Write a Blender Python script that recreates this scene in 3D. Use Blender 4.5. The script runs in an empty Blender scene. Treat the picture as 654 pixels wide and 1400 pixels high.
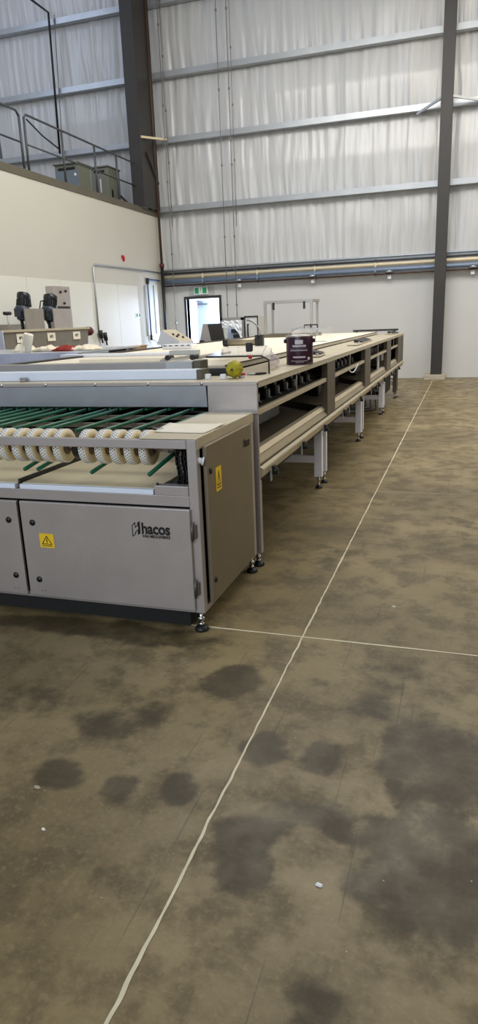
import bpy, bmesh, math, random
from mathutils import Vector, Matrix, noise
random.seed(7)
PI = math.pi
S = bpy.context.scene
COL = S.collection

# ------------------------------------------------------------------ camera
W_, H_ = 654, 1400
FPX, YAW, PITCH, ROLL = 924.77, .3236, .2750, -.0389
CAM = Vector((0, 0, 1.6))
cy, sy, cp, sp, cr, sr = math.cos(YAW), math.sin(YAW), math.cos(PITCH), math.sin(PITCH), math.cos(ROLL), math.sin(ROLL)
right = Vector((cy, sy, 0)); fwd = Vector((-sy, cy, 0)); up = Vector((0, 0, 1))
f2 = fwd * cp - up * sp; u2 = up * cp + fwd * sp
r3 = right * cr + u2 * sr; u3 = u2 * cr - right * sr
cd = bpy.data.cameras.new('camera'); cam = bpy.data.objects.new('camera', cd); COL.objects.link(cam)
M = Matrix((r3, u3, -f2)).transposed().to_4x4(); M.translation = CAM
cam.matrix_world = M
cd.sensor_fit = 'VERTICAL'; cd.sensor_height = 36; cd.lens = FPX / H_ * 36; cd.clip_end = 200; cd.clip_start = .05
S.camera = cam

def at(px, py, ax, v):
    """point of the photograph's pixel on the world plane x / y / z = v"""
    d = r3 * (px - W_ / 2) - u3 * (py - H_ / 2) + f2 * FPX
    i = 'xyz'.index(ax)
    return CAM + d * ((v - CAM[i]) / d[i])

# ------------------------------------------------------------------ materials
def lin(c):
    return tuple((x / 255 / 12.92 if x / 255 <= .04045 else ((x / 255 + .055) / 1.055) ** 2.4) for x in c) + (1,)
def mat(name, col, rough=.5, metal=0., var=.06, scale=6., stretch=(1, 1, 1), bump=0., bscale=None, spec=.5, trans=0., alpha=1., ior=1.45, coat=0.):
    m = bpy.data.materials.new(name); m.use_nodes = True
    nt = m.node_tree; N = nt.nodes; L = nt.links
    b = N['Principled BSDF']
    b.inputs['Roughness'].default_value = rough; b.inputs['Metallic'].default_value = metal
    b.inputs['Specular IOR Level'].default_value = spec; b.inputs['IOR'].default_value = ior
    b.inputs['Transmission Weight'].default_value = trans; b.inputs['Alpha'].default_value = alpha
    b.inputs['Coat Weight'].default_value = coat
    tc = N.new('ShaderNodeTexCoord'); mp = N.new('ShaderNodeMapping'); mp.inputs['Scale'].default_value = stretch
    L.new(tc.outputs['Object'], mp.inputs['Vector'])
    nz = N.new('ShaderNodeTexNoise'); nz.inputs['Scale'].default_value = scale; nz.inputs['Detail'].default_value = 5
    L.new(mp.outputs[0], nz.inputs['Vector'])
    mx = N.new('ShaderNodeMix'); mx.data_type = 'RGBA'
    c = lin(col)
    mx.inputs[6].default_value = tuple(max(0, x * (1 - var * 2)) for x in c[:3]) + (1,)
    mx.inputs[7].default_value = tuple(min(1, x * (1 + var * 2)) for x in c[:3]) + (1,)
    L.new(nz.outputs['Fac'], mx.inputs[0]); L.new(mx.outputs[2], b.inputs['Base Color'])
    if bump:
        n2 = N.new('ShaderNodeTexNoise'); n2.inputs['Scale'].default_value = bscale or scale * 4; n2.inputs['Detail'].default_value = 4
        L.new(mp.outputs[0], n2.inputs['Vector'])
        bp = N.new('ShaderNodeBump'); bp.inputs['Strength'].default_value = bump; bp.inputs['Distance'].default_value = .02
        L.new(n2.outputs['Fac'], bp.inputs['Height']); L.new(bp.outputs[0], b.inputs['Normal'])
    return m

STEEL = mat('brushed_stainless', (184, 177, 173), .36, .55, .07, 5, (1, 1, 1), .04, 60)
STEELB = mat('bluish_stainless', (186, 193, 204), .3, .6, .10, 4, (1, 1, 1.5), .12, 5)
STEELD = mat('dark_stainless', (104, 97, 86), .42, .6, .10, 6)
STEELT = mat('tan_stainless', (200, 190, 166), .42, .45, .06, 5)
GALV = mat('galvanised_steel', (170, 174, 177), .36, .5, .08, 3)
BLUESH = mat('bluish_sheet_metal', (196, 202, 222), .35, .2, .16, 3, (1, 1, 2), .1, 6)
PLATEG = mat('grey_plate', (182, 180, 178), .5, 0, .03)
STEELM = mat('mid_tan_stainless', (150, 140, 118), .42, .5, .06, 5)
POSTM = mat('brown_grey_post', (92, 84, 70), .45, .3, .08, 5)
LOWBELT = mat('tan_lower_belt', (206, 194, 162), .55, 0, .06, 5, (1, .4, 1), .05, 40)
DAYLITWH = mat('daylight_tinted_white', (226, 235, 252), .4, 0, .03, 4)  # white with the blue tint of daylight put into its colour
CHROME = mat('chrome', (205, 205, 205), .16, 1, .02)
COLSTEEL = mat('grey_column_paint', (54, 52, 50), .5, .1, .10, 2, (1, 1, 1), .05, 20)
OLIVE = mat('olive_steel_paint', (92, 88, 76), .5, .1, .08, 3)
RAILGREY = mat('railing_grey_paint', (74, 76, 80), .5, .2, .06)
BLACK = mat('black_plastic', (22, 22, 24), .42, 0, .1, 8)
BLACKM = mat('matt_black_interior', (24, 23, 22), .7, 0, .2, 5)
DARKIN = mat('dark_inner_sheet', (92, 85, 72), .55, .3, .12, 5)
CREAMBELT = mat('cream_conveyor_belt', (230, 222, 202), .55, 0, .05, 5, (1, .4, 1), .05, 40)
CREAMWHEEL = mat('cream_nylon', (226, 208, 166), .5, 0, .05, 8)
TYRE = mat('white_toothed_belt', (250, 248, 240), .55, 0, .05, 20)
HOLE = mat('dark_perforation', (78, 66, 48), .7)
HUB = mat('brown_hub', (110, 92, 72), .5, .3, .15, 20)
GREEN = mat('green_cord', (20, 92, 66), .38, 0, .10, 12)
WHITEP = mat('white_paint', (234, 236, 242), .45, 0, .04, 4)
WHITEPL = mat('white_plastic', (232, 234, 238), .4, 0, .02)
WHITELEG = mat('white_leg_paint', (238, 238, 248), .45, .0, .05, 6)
LOWWALL = mat('white_panel_wall', (202, 202, 200), .5, 0, .02, 1.2, (1, 1, 1), .02, 6)
PARTW = mat('offwhite_drywall', (188, 187, 178), .7, 0, .015, 1)
PANELW = mat('white_hygiene_panel', (210, 211, 203), .45, 0, .015, 1.5)
YELLOW = mat('yellow_sticker', (236, 196, 40), .5, 0, .03)
INK = mat('black_ink', (20, 19, 19), .55, 0, .05)
PAPER = mat('paper', (236, 230, 214), .8, 0, .03, 10)
CLOTH = mat('cream_cloth', (224, 214, 192), .9, 0, .06, 12, (1, 1, 1), .3, 60)
REDC = mat('red_cloth', (134, 38, 32), .9, 0, .15, 20, (1, 1, 1), .3, 60)
REDP = mat('red_plastic', (176, 32, 36), .45, 0, .06)
CARD = mat('brown_cardboard', (186, 150, 116), .8, 0, .06)
GREENS = mat('sign_green', (28, 146, 92), .5, 0, .03)
BROWNP = mat('rust_brown_pipe', (72, 54, 44), .55, .1, .15, 8)
CREAMP = mat('cream_pipe', (214, 200, 170), .45, 0, .05)
BLUEP = mat('bluegrey_pipe', (120, 136, 160), .4, .2, .06)
BLUEHOSE = mat('blue_hose', (56, 84, 128), .5, 0, .06)
CABLE = mat('grey_cable', (122, 119, 117), .5, .1, .06)
XBOX = mat('grey_electrical_box', (112, 122, 132), .5, .1, .05, 3)
XBOXO = mat('olive_grey_box', (116, 120, 108), .5, .1, .05, 3)
MOTOR = mat('motor_black', (30, 31, 35), .32, .1, .08)
GEAR = mat('gearbox_grey', (58, 64, 74), .38, .2, .08)
CANMAT = mat('maroon_can_label', (52, 22, 40), .28, 0, .08, 10)
CANMET = mat('tinplate', (186, 184, 182), .3, .8, .04)
LABELW = mat('pale_print', (206, 200, 206), .5, 0, .05)
MAROON = mat('maroon_knob', (86, 34, 36), .5, 0, .1)
CONCP = mat('pale_concrete', (176, 168, 150), .85, 0, .12, 8, (1, 1, 1), .3, 30)
JOINT = mat('cream_joint_sealant', (208, 200, 172), .65, 0, .16, 12, (1, 1, 1), .3, 30)
DOORBLUE = mat('pale_blue_door', (196, 210, 236), .45, 0, .02)
ALU = mat('aluminium_profile', (158, 157, 156), .35, .45, .05)
ACRYL = mat('clear_acrylic', (240, 236, 232), .08, 0, .01, 4, alpha=.32)
ACRYLC = mat('very_clear_acrylic', (240, 238, 236), .08, 0, .01, 4, alpha=.14)
ACRYLP = mat('tinted_acrylic', (205, 190, 205), .08, 0, .04, 4, alpha=.42)
FILM = mat('crumpled_clear_film', (240, 243, 250), .55, 0, .05, 8, (1, 1, 1), .12, 12, alpha=.85)
RIDGE = mat('grey_black_edge', (44, 42, 42), .4, 0, .05)

def concrete():
    m = bpy.data.materials.new('stained_concrete'); m.use_nodes = True
    nt = m.node_tree; N = nt.nodes; L = nt.links; b = N['Principled BSDF']
    tc = N.new('ShaderNodeTexCoord')
    def nz(s, d=6, r=.55):
        n = N.new('ShaderNodeTexNoise'); n.inputs['Scale'].default_value = s; n.inputs['Detail'].default_value = d; n.inputs['Roughness'].default_value = r
        L.new(tc.outputs['Object'], n.inputs['Vector']); return n.outputs['Fac']
    def math_(op, a, c=None, v=None):
        n = N.new('ShaderNodeMath'); n.operation = op; L.new(a, n.inputs[0])
        if c is not None: L.new(c, n.inputs[1])
        if v is not None: n.inputs[1].default_value = v
        return n.outputs[0]
    def rng(a, lo, hi, o0=0., o1=1.):
        n = N.new('ShaderNodeMapRange'); n.interpolation_type = 'SMOOTHSTEP'
        L.new(a, n.inputs[0])
        for k, v in zip((1, 2, 3, 4), (lo, hi, o0, o1)): n.inputs[k].default_value = v
        return n.outputs[0]
    def mix(f, a, c):
        n = N.new('ShaderNodeMix'); n.data_type = 'RGBA'; L.new(f, n.inputs[0])
        for k, v in ((6, a), (7, c)):
            if isinstance(v, tuple): n.inputs[k].default_value = v
            else: L.new(v, n.inputs[k])
        return n.outputs[2]
    at_ = N.new('ShaderNodeAttribute'); at_.attribute_name = 'stain_shade'
    st = at_.outputs['Fac']
    big = nz(.9, 5); mid = nz(4.5, 6, .65); fine = nz(42, 4, .7)
    base = mix(rng(big, .35, .65), lin((112, 99, 69)), lin((142, 127, 92)))
    base = mix(rng(mid, .42, .63, 0, .68), base, lin((78, 67, 46)))
    base = mix(rng(fine, .48, .70, 0, .36), base, lin((150, 134, 98)))
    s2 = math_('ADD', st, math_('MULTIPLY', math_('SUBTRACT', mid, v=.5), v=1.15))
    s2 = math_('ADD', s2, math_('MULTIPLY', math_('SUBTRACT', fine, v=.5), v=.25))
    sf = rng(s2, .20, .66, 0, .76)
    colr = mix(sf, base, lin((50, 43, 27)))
    # faint long scratches
    mp = N.new('ShaderNodeMapping'); mp.inputs['Rotation'].default_value = (0, 0, .5); mp.inputs['Scale'].default_value = (60, 1.2, 1)
    L.new(tc.outputs['Object'], mp.inputs['Vector'])
    ns = N.new('ShaderNodeTexNoise'); ns.inputs['Scale'].default_value = 1; ns.inputs['Detail'].default_value = 2; L.new(mp.outputs[0], ns.inputs['Vector'])
    colr = mix(rng(ns.outputs['Fac'], .66, .72, 0, .45), colr, lin((62, 57, 50)))
    spk = N.new('ShaderNodeTexVoronoi'); spk.inputs['Scale'].default_value = 9; L.new(tc.outputs['Object'], spk.inputs['Vector'])
    colr = mix(rng(spk.outputs['Distance'], .018, .035, .6, 0), colr, lin((190, 180, 160)))
    L.new(colr, b.inputs['Base Color'])
    rr = rng(mid, .3, .7, .36, .52); L.new(rr, b.inputs['Roughness'])
    b.inputs['Specular IOR Level'].default_value = .33
    bp = N.new('ShaderNodeBump'); bp.inputs['Strength'].default_value = .12; bp.inputs['Distance'].default_value = .01
    L.new(fine, bp.inputs['Height']); L.new(bp.outputs[0], b.inputs['Normal'])
    return m
def vinyl():
    m = bpy.data.materials.new('wrinkled_white_vinyl'); m.use_nodes = True
    nt = m.node_tree; N = nt.nodes; L = nt.links; b = N['Principled BSDF']
    tc = N.new('ShaderNodeTexCoord'); mp = N.new('ShaderNodeMapping'); mp.inputs['Scale'].default_value = (9, 9, .45)
    L.new(tc.outputs['Object'], mp.inputs['Vector'])
    n = N.new('ShaderNodeTexNoise'); n.inputs['Scale'].default_value = 1; n.inputs['Detail'].default_value = 3; L.new(mp.outputs[0], n.inputs['Vector'])
    mx = N.new('ShaderNodeMix'); mx.data_type = 'RGBA'; mx.inputs[6].default_value = lin((180, 181, 181)); mx.inputs[7].default_value = lin((200, 201, 201))
    L.new(n.outputs['Fac'], mx.inputs[0]); L.new(mx.outputs[2], b.inputs['Base Color'])
    bp = N.new('ShaderNodeBump'); bp.inputs['Strength'].default_value = .6; bp.inputs['Distance'].default_value = .03
    L.new(n.outputs['Fac'], bp.inputs['Height']); L.new(bp.outputs[0], b.inputs['Normal'])
    b.inputs['Roughness'].default_value = .27; b.inputs['Specular IOR Level'].default_value = .6
    return m
FLOORM = concrete(); VINYL = vinyl()

# ------------------------------------------------------------------ mesh builder
ORG = {}
class MB:
    def __init__(s): s.v = []; s.f = []; s.mi = []; s.k = 0; s.sm = []
    def add(s, vs, fs, smooth=False):
        n = len(s.v); s.v += [Vector(p) for p in vs]
        for f in fs: s.f.append([n + i for i in f]); s.mi.append(s.k); s.sm.append(smooth)
        return s
    def slot(s, k): s.k = k; return s
    def box(s, x0, x1, y0, y1, z0, z1, rot=None):
        x0, x1 = sorted((x0, x1)); y0, y1 = sorted((y0, y1)); z0, z1 = sorted((z0, z1))
        vs = [Vector((x, y, z)) for x in (x0, x1) for y in (y0, y1) for z in (z0, z1)]
        if rot is not None:
            c = Vector(((x0 + x1) / 2, (y0 + y1) / 2, (z0 + z1) / 2)); vs = [c + rot @ (p - c) for p in vs]
        return s.add(vs, [(0, 1, 3, 2), (4, 6, 7, 5), (0, 4, 5, 1), (2, 3, 7, 6), (0, 2, 6, 4), (1, 5, 7, 3)])
    def bar(s, a, b, w, h, upv=(0, 0, 1)):
        a = Vector(a); b = Vector(b); d = (b - a).normalized(); u = Vector(upv)
        if abs(d.dot(u)) > .98: u = Vector((0, 1, 0))
        r = d.cross(u).normalized(); u = r.cross(d).normalized()
        vs = [p + r * (w / 2 * i) + u * (h / 2 * j) for p in (a, b) for i, j in ((-1, -1), (1, -1), (1, 1), (-1, 1))]
        return s.add(vs, [(3, 2, 1, 0), (4, 5, 6, 7), (0, 1, 5, 4), (1, 2, 6, 5), (2, 3, 7, 6), (3, 0, 4, 7)])
    def tube(s, pts, r, n=8, cap=True):
        pts = [Vector(p) for p in pts]; rings = []
        rs = r if isinstance(r, (list, tuple)) else [r] * len(pts)
        pu = None
        for i, p in enumerate(pts):
            d = ((pts[min(i + 1, len(pts) - 1)] - pts[max(i - 1, 0)])).normalized()
            u = pu if pu is not None else (Vector((0, 0, 1)) if abs(d.z) < .9 else Vector((0, 1, 0)))
            a = d.cross(u)
            if a.length < 1e-4: a = d.cross(Vector((1, 0, 0)))
            a.normalize(); u = a.cross(d).normalized(); pu = u
            rings.append([p + (a * math.cos(2 * PI * k / n) + u * math.sin(2 * PI * k / n)) * rs[i] for k in range(n)])
        vs = [q for g in rings for q in g]; fs = []
        for i in range(len(pts) - 1):
            for k in range(n):
                fs.append((i * n + k, i * n + (k + 1) % n, (i + 1) * n + (k + 1) % n, (i + 1) * n + k))
        s.add(vs, fs, True)
        if cap:
            m = len(s.v) - len(vs)
            s.f.append([m + k for k in range(n)][::-1]); s.f.append([m + (len(pts) - 1) * n + k for k in range(n)])
            s.mi += [s.k] * 2; s.sm += [False] * 2
        return s
    def cyl(s, a, b, r, n=16, r2=None):
        return s.tube([a, b], [r, r if r2 is None else r2], n)
    def lathe(s, c, prof, n=24, axis='z', smooth=True):
        c = Vector(c); vs = []; fs = []
        for r, h in prof:
            for k in range(n):
                a = 2 * PI * k / n; ca, sa = r * math.cos(a), r * math.sin(a)
                vs.append(c + Vector({'z': (ca, sa, h), 'x': (h, ca, sa), 'y': (sa, h, ca)}[axis]))
        for i in range(len(prof) - 1):
            for k in range(n):
                fs.append((i * n + k, i * n + (k + 1) % n, (i + 1) * n + (k + 1) % n, (i + 1) * n + k))
        return s.add(vs, fs, smooth)
    def prism(s, poly, d):
        poly = [Vector(p) for p in poly]; d = Vector(d); n = len(poly)
        vs = poly + [p + d for p in poly]
        return s.add(vs, [list(range(n))[::-1], list(range(n, 2 * n))] + [(i, (i + 1) % n, n + (i + 1) % n, n + i) for i in range(n)])
    def quad(s, *p): return s.add(p, [tuple(range(len(p)))])
    def build(s, name, mats, parent=None, bevel=0., seg=2):
        me = bpy.data.meshes.new(name)
        o0 = ORG.get(parent.name, Vector((0, 0, 0))) if parent else Vector((0, 0, 0))
        me.from_pydata([tuple(p - o0) for p in s.v], [], s.f)
        if not isinstance(mats, (list, tuple)): mats = [mats]
        for m in mats: me.materials.append(m)
        for p, k, sm in zip(me.polygons, s.mi, s.sm): p.material_index = k; p.use_smooth = sm
        bm = bmesh.new(); bm.from_mesh(me); bmesh.ops.recalc_face_normals(bm, faces=bm.faces); bm.to_mesh(me); bm.free()
        me.update()
        o = bpy.data.objects.new(name, me); COL.objects.link(o)
        if parent: o.parent = parent; ORG[o.name] = o0
        if bevel:
            md = o.modifiers.new('bevel', 'BEVEL'); md.width = bevel; md.segments = seg; md.limit_method = 'ANGLE'; md.angle_limit = .7
        return o
def empty(name, loc):
    o = bpy.data.objects.new(name, None); COL.objects.link(o); o.location = loc; o.empty_display_size = .1
    ORG[o.name] = Vector(loc); return o
def tag(o, label, cat, group=None):
    o['label'] = label; o['category'] = cat
    if group: o['group'] = group
    return o
def thing(name, label, cat, loc, group=None): return tag(empty(name, loc), label, cat, group)
def struct(o): o['kind'] = 'structure'; return o
def center(o, loc):
    """move the object's origin to loc, keep the mesh where it is"""
    loc = Vector(loc); o.data.transform(Matrix.Translation(-loc)); o.location = loc; ORG[o.name] = loc; return o
def text(name, body, size, m, parent, origin, xdir, ydir, offset=0., align='CENTER', ext=.0006):
    cu = bpy.data.curves.new(name, 'FONT'); cu.body = body; cu.size = size; cu.align_x = align; cu.align_y = 'CENTER'; cu.extrude = ext; cu.offset = offset
    t = bpy.data.objects.new('tmp', cu); COL.objects.link(t)
    dg = bpy.context.evaluated_depsgraph_get(); me = bpy.data.meshes.new_from_object(t.evaluated_get(dg))
    bpy.data.objects.remove(t); bpy.data.curves.remove(cu)
    x = Vector(xdir).normalized(); y = Vector(ydir).normalized(); z = x.cross(y)
    mm = Matrix((x, y, z)).transposed().to_4x4(); mm.translation = Vector(origin) - (ORG.get(parent.name, Vector()) if parent else Vector())
    me.transform(mm); me.name = name
    me.materials.clear(); me.materials.append(m)
    o = bpy.data.objects.new(name, me); COL.objects.link(o)
    if parent: o.parent = parent
    return o
def dup_part(o, off, parent):
    c = o.copy(); COL.objects.link(c); c.parent = parent; c.location = o.location + Vector(off)
    for ch in [q for q in bpy.data.objects if q.parent == o]:
        d = ch.copy(); COL.objects.link(d); d.parent = c
    return c

# ------------------------------------------------------------------ the hall
D = 18.48
XP = at(224, 385, 'y', D)[0]                 # face of the left partition
# floor with its stains and a painted strip of shade
def ell(px, py, rx, ry, s, rot=0):
    c = at(px, py, 'z', 0); ex = (at(px + rx, py, 'z', 0) - c).length; ey = (at(px, py - ry, 'z', 0) - c).length
    return (c.x, c.y, ex, ey, s, rot)
STAINS_SHADE = [ell(*a) for a in [
    (322, 932, 40, 24, .95), (150, 985, 66, 22, .75, .35), (190, 968, 40, 18, .5), (88, 1060, 36, 22, .95), (162, 1077, 30, 17, .95), (242, 1082, 24, 19, 1.),
    (276, 992, 24, 8, .7), (280, 965, 30, 12, .6), (360, 1023, 34, 26, 1.), (435, 1036, 34, 22, .95), (432, 930, 20, 7, .7), (345, 1160, 56, 50, 1.1), (400, 1112, 55, 26, .85), (470, 1125, 80, 34, .85),
    (540, 975, 74, 22, .75), (545, 925, 44, 16, .6), (600, 1040, 110, 60, .9), (575, 1150, 100, 60, .95), (600, 1230, 90, 70, .9), (430, 1372, 62, 40, .7), (520, 1210, 70, 40, .9),
    (30, 960, 60, 25, .45), (350, 1390, 30, 30, .4), (120, 1180, 90, 12, .4, -.3), (60, 1240, 60, 30, .3), (120, 858, 190, 13, .9, 0), (580, 555, 30, 10, .3), (620, 720, 50, 16, .35), (470, 760, 40, 18, .35), (620, 740, 40, 10, .3)]]  # the wide flat ellipse paints the shade in front of the infeed module
PALE = [ell(*a) for a in [(420, 1172, 38, 34, 1.0), (500, 1060, 14, 60, .6), (525, 1110, 26, 12, .6), (560, 1070, 14, 10, .5), (500, 1010, 20, 8, .4)]]
xs = [-14, -11, -8, -6, -5, -4.2]; x = -3.5
while x < 1.6: xs.append(x); x += .045
xs += [2, 2.6, 3.5, 5, 7]
ys = [-1.5, -.5, .2]; y = .7
while y < 5.0: ys.append(y); y += .04
while y < 12: ys.append(y); y += .2
ys += [13, 14, 15, 16, 17, 18, D + .05]
mb = MB(); nx = len(xs)
mb.add([(x, y, 0) for y in ys for x in xs], [(j * nx + i, j * nx + i + 1, (j + 1) * nx + i + 1, (j + 1) * nx + i) for j in range(len(ys) - 1) for i in range(nx - 1)])
fl = struct(mb.build('floor', FLOORM))
a = fl.data.attributes.new('stain_shade', 'FLOAT', 'POINT')
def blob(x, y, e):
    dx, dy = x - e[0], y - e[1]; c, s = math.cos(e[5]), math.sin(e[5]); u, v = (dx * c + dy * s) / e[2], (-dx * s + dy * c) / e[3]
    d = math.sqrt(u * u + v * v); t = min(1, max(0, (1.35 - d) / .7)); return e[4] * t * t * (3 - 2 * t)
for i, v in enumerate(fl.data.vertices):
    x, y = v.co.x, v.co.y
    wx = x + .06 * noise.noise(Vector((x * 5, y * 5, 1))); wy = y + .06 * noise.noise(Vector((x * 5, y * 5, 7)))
    t = max(blob(wx, wy, e) for e in STAINS_SHADE) - max(blob(wx, wy, e) for e in PALE)
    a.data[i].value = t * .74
def ribbon(name, pts, w, h, wob, amp, seed, m=JOINT):
    mb = MB(); L = []; R = []
    a, b = Vector(pts[0]), Vector(pts[1]); n = int((b - a).length / .018); d = (b - a).normalized(); s = Vector((-d.y, d.x, 0))
    for i in range(n + 1):
        p = a + (b - a) * (i / n); q = p.dot(d)
        k = w * (.55 + .9 * abs(noise.noise(Vector((q * wob, seed, 0)))) + .45 * amp * abs(noise.noise(Vector((q * 11, seed + 4, 0)))) + (1.6 * max(0, noise.noise(Vector((q * wob * 2.3, seed + 9, 0))) - .42) * amp))
        c = p + s * (.004 * amp * noise.noise(Vector((q * 14, seed + 6, 0))) + .0035 * amp * noise.noise(Vector((q * 3.1, seed + 3, 0))))
        L.append(c + s * k / 2); R.append(c - s * k / 2)
    vs = []
    for l, r in zip(L, R): vs += [l + Vector((0, 0, .0006)), l + Vector((0, 0, h)), r + Vector((0, 0, h)), r + Vector((0, 0, .0006))]
    fs = []
    for i in range(n):
        for k in range(3): fs.append((4 * i + k, 4 * i + k + 1, 4 * i + 5 + k, 4 * i + 4 + k))
    mb.add(vs, fs); return struct(mb.build(name, m))
ribbon('trim_1', [(-.733, .3, 0), (-.733, 17.75, 0)], .0125, .003, 2.2, 1., 1.)
ribbon('trim_2', [(-4.5, 3.15, 0), (4, 3.15, 0)], .013, .002, 1.3, .35, 5.)
J2 = mat('thin_joint_sealant', (176, 166, 142), .65, 0, .2, 3)
for k, yy in enumerate((6.3, 8.95, 11.9)): ribbon('trim_%d' % (3 + k), [(-1.4 if k else -1.27, yy, 0), (3, yy, 0)], .008 if k else .01, .0015, 1.1, .2, 11. + k, J2)

# back wall: lower panel with the door opening + upper insulation sheet
ZL = (at(300, 389.5, 'y', D)[2] + at(500, 377.5, 'y', D)[2]) / 2
dl, dr = at(257, 440, 'y', D)[0], at(301, 440, 'y', D)[0]; dtop = at(280, 408, 'y', D)[2]
mb = MB(); mb.box(-13, dl, D, D + .2, 0, ZL).box(dr, 6, D, D + .2, 0, ZL).box(dl, dr, D, D + .2, dtop, ZL)
wb = struct(mb.build('wall_back', LOWWALL))
zi = (at(300, 366.5, 'y', D)[2] + at(500, 350, 'y', D)[2]) / 2
ZG = [at(400, yy, 'y', D - .15)[2] for yy in (74, 170, 270)]
ZG = [ZG[0] + 1.62] + ZG
mb = MB(); xs = [-13 + .03 * i for i in range(int(19 / .03))]; zs = [zi + (10.6 - zi) * j / 95 for j in range(96)]
def sheet(x, z):
    g = min(abs(z - q) for q in ZG + [zi]); t = min(1, g / .8)
    n1 = noise.noise(Vector((x * 1.3, z * .25, 3))); n2 = noise.noise(Vector((x * 6.5 + .8 * noise.noise(Vector((x, z * .6, 8))), z * .33, 5))); n3 = noise.noise(Vector((x * 14 + z * .8, z * .5, 15)))
    return D + .05 - .05 * t * (1 + n1) - .030 * (1.25 - .6 * t) * n2 - .013 * (1.35 - t) * n3 - .014 * math.exp(-(((x + 13) % 1.53 - .76) / .035) ** 2)
mb.add([(x, sheet(x, z), z) for z in zs for x in xs], [(j * len(xs) + i, j * len(xs) + i + 1, (j + 1) * len(xs) + i + 1, (j + 1) * len(xs) + i) for j in range(95) for i in range(len(xs) - 1)], True)
struct(mb.build('wall_upper', VINYL))
# seam tape every metre or so is part of the sheet; the sill closing it
mb = MB(); mb.box(-8.3, 6, D - .06, D + .2, zi - .02, zi + .02); struct(mb.build('trim_6', GALV))
mb = MB(); mb.box(-8.3, 6, D + .1, D + .2, ZL, zi); struct(mb.build('trim_7', GALV))
mb = MB(); mb.box(-8.3, 6, D - .1, D + .1, ZL - .01, ZL + .05); struct(mb.build('trim_8', WHITEP, None, .004))
# girts: C-shaped steel rails across the wall
for k, z in enumerate(ZG):
    p = [(-13, D - .20, z - .068), (-13, D - .20, z + .068), (-13, D - .02, z + .068), (-13, D - .02, z + .056), (-13, D - .185, z + .056), (-13, D - .185, z - .056), (-13, D - .02, z - .056), (-13, D - .02, z - .068)]
    mb = MB(); mb.prism(p, (19, 0, 0)); struct(mb.build('trim_%d' % (9 + k), GALV))

# left partition, its cladding, mezzanine deck
ZT = 4.40
mb = MB(); mb.box(XP - .2, XP, 5, D, 0, ZT); wl = struct(mb.build('wall_left', PARTW))
zp = (at(20, 377, 'x', XP)[2] + at(180, 391.5, 'x', XP)[2]) / 2
yv = [5] + [at(px, py, 'x', XP)[1] for px, py in ((36, 390), (82, 395), (125, 400), (162, 420), (189.5, 420))]
mb = MB()
for y0, y1 in zip(yv[:-1], yv[1:]): mb.box(XP, XP + .012, y0 + .004, y1 - .004, .05, zp)
struct(mb.build('trim_14', PANELW, None, .002))
mb = MB(); mb.box(XP - 5, XP + .02, 5, D - .05, ZT, ZT + .14); struct(mb.build('mezzanine_deck', OLIVE))

# railing on the deck
XR = XP - .12; zb = ZT + .14
rl = thing('guard_railing', 'grey pipe guard railing along the edge of the upper deck', 'railing', (XR, 12.4, zb))
def R_(px, py): return at(px, py, 'x', XR)
ztop = (R_(26, 155)[2] + R_(129.5, 198)[2] + R_(187, 224)[2]) / 3; zmid = (R_(37, 200)[2] + R_(133, 232)[2]) / 2
yp = [R_(30, 200)[1], R_(36.5, 200)[1], R_(87, 215)[1], R_(131, 230)[1], R_(161, 245)[1], R_(188, 255)[1]]
mb = MB(); mb.tube([(XR, 6.5, ztop), (XR, yp[0] - .08, ztop), (XR, yp[0], ztop - .08)], .022); mb.build('top_rail', RAILGREY, rl)
mb = MB(); mb.tube([(XR, yp[1], ztop - .08), (XR, yp[1] + .08, ztop), (XR, yp[5] - .05, ztop), (XR, yp[5], ztop - .06)], .022); mb.build('top_rail', RAILGREY, rl)
mb = MB(); mb.tube([(XR, 6.5, zmid), (XR, yp[0], zmid)], .018); mb.build('mid_rail', RAILGREY, rl)
mb = MB(); mb.tube([(XR, yp[1], zmid), (XR, yp[5], zmid)], .018); mb.build('mid_rail', RAILGREY, rl)
for i, y in enumerate(yp + [9.6]):
    mb = MB(); mb.cyl((XR, y, zb), (XR, y, ztop - (.06 if i in (0, 1, 5) else .01)), .024, 10); mb.build('post', RAILGREY, rl)

# transformer cabinets on the deck
def xbox(name, label, x_r, pf, pb, x_w, ztopp, m1, m2, vents):
    y0 = at(pf[0], pf[1], 'x', x_r)[1]; y1 = at(pb[0], pb[1], 'x', x_r)[1]; zt = at(pf[0], pf[1], 'x', x_r)[2]
    xl = at(x_w[0], x_w[1], 'y', y0)[0]
    t = thing(name, label, 'electrical box', ((xl + x_r) / 2, (y0 + y1) / 2, zb))
    mb = MB(); mb.box(xl, x_r, y0, y1, zb + .001, zt - .03); mb.slot(1); mb.box(xl + .02, x_r - .02, y0 - .012, y0, zb + .08, zt - .16); mb.build('housing', [m2, m1], t, .006)
    mb = MB(); mb.box(xl - .03, x_r + .03, y0 - .05, y1 + .03, zt - .03, zt); mb.build('lid', m2, t, .004)
    mb = MB(); mb.box(x_r, x_r + .03, y0 + .12, y0 + .16, zt - .75, zt - .55); mb.build('handle', BLACK, t)
    mb = MB(); mb.box(xl + .1, x_r - .1, y0 - .02, y0 - .01, zt - .15, zt - .10); mb.build('vent_slot', BLACKM, t)
    if vents == 1:
        mb = MB(); mb.lathe(((x_r + xl) / 2 + .22, y0 - .013, zt - .27), [(0, -.004), (.035, -.004), (.035, 0)], 16, 'y'); mb.build('round_badge', WHITEPL, t)
    else:
        mb = MB(); mb.box(xl + .25, xl + .29, y0 - .02, y0 - .012, zt - .62, zt - .3); mb.build('warning_strip', LABELW, t)
    return t
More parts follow.
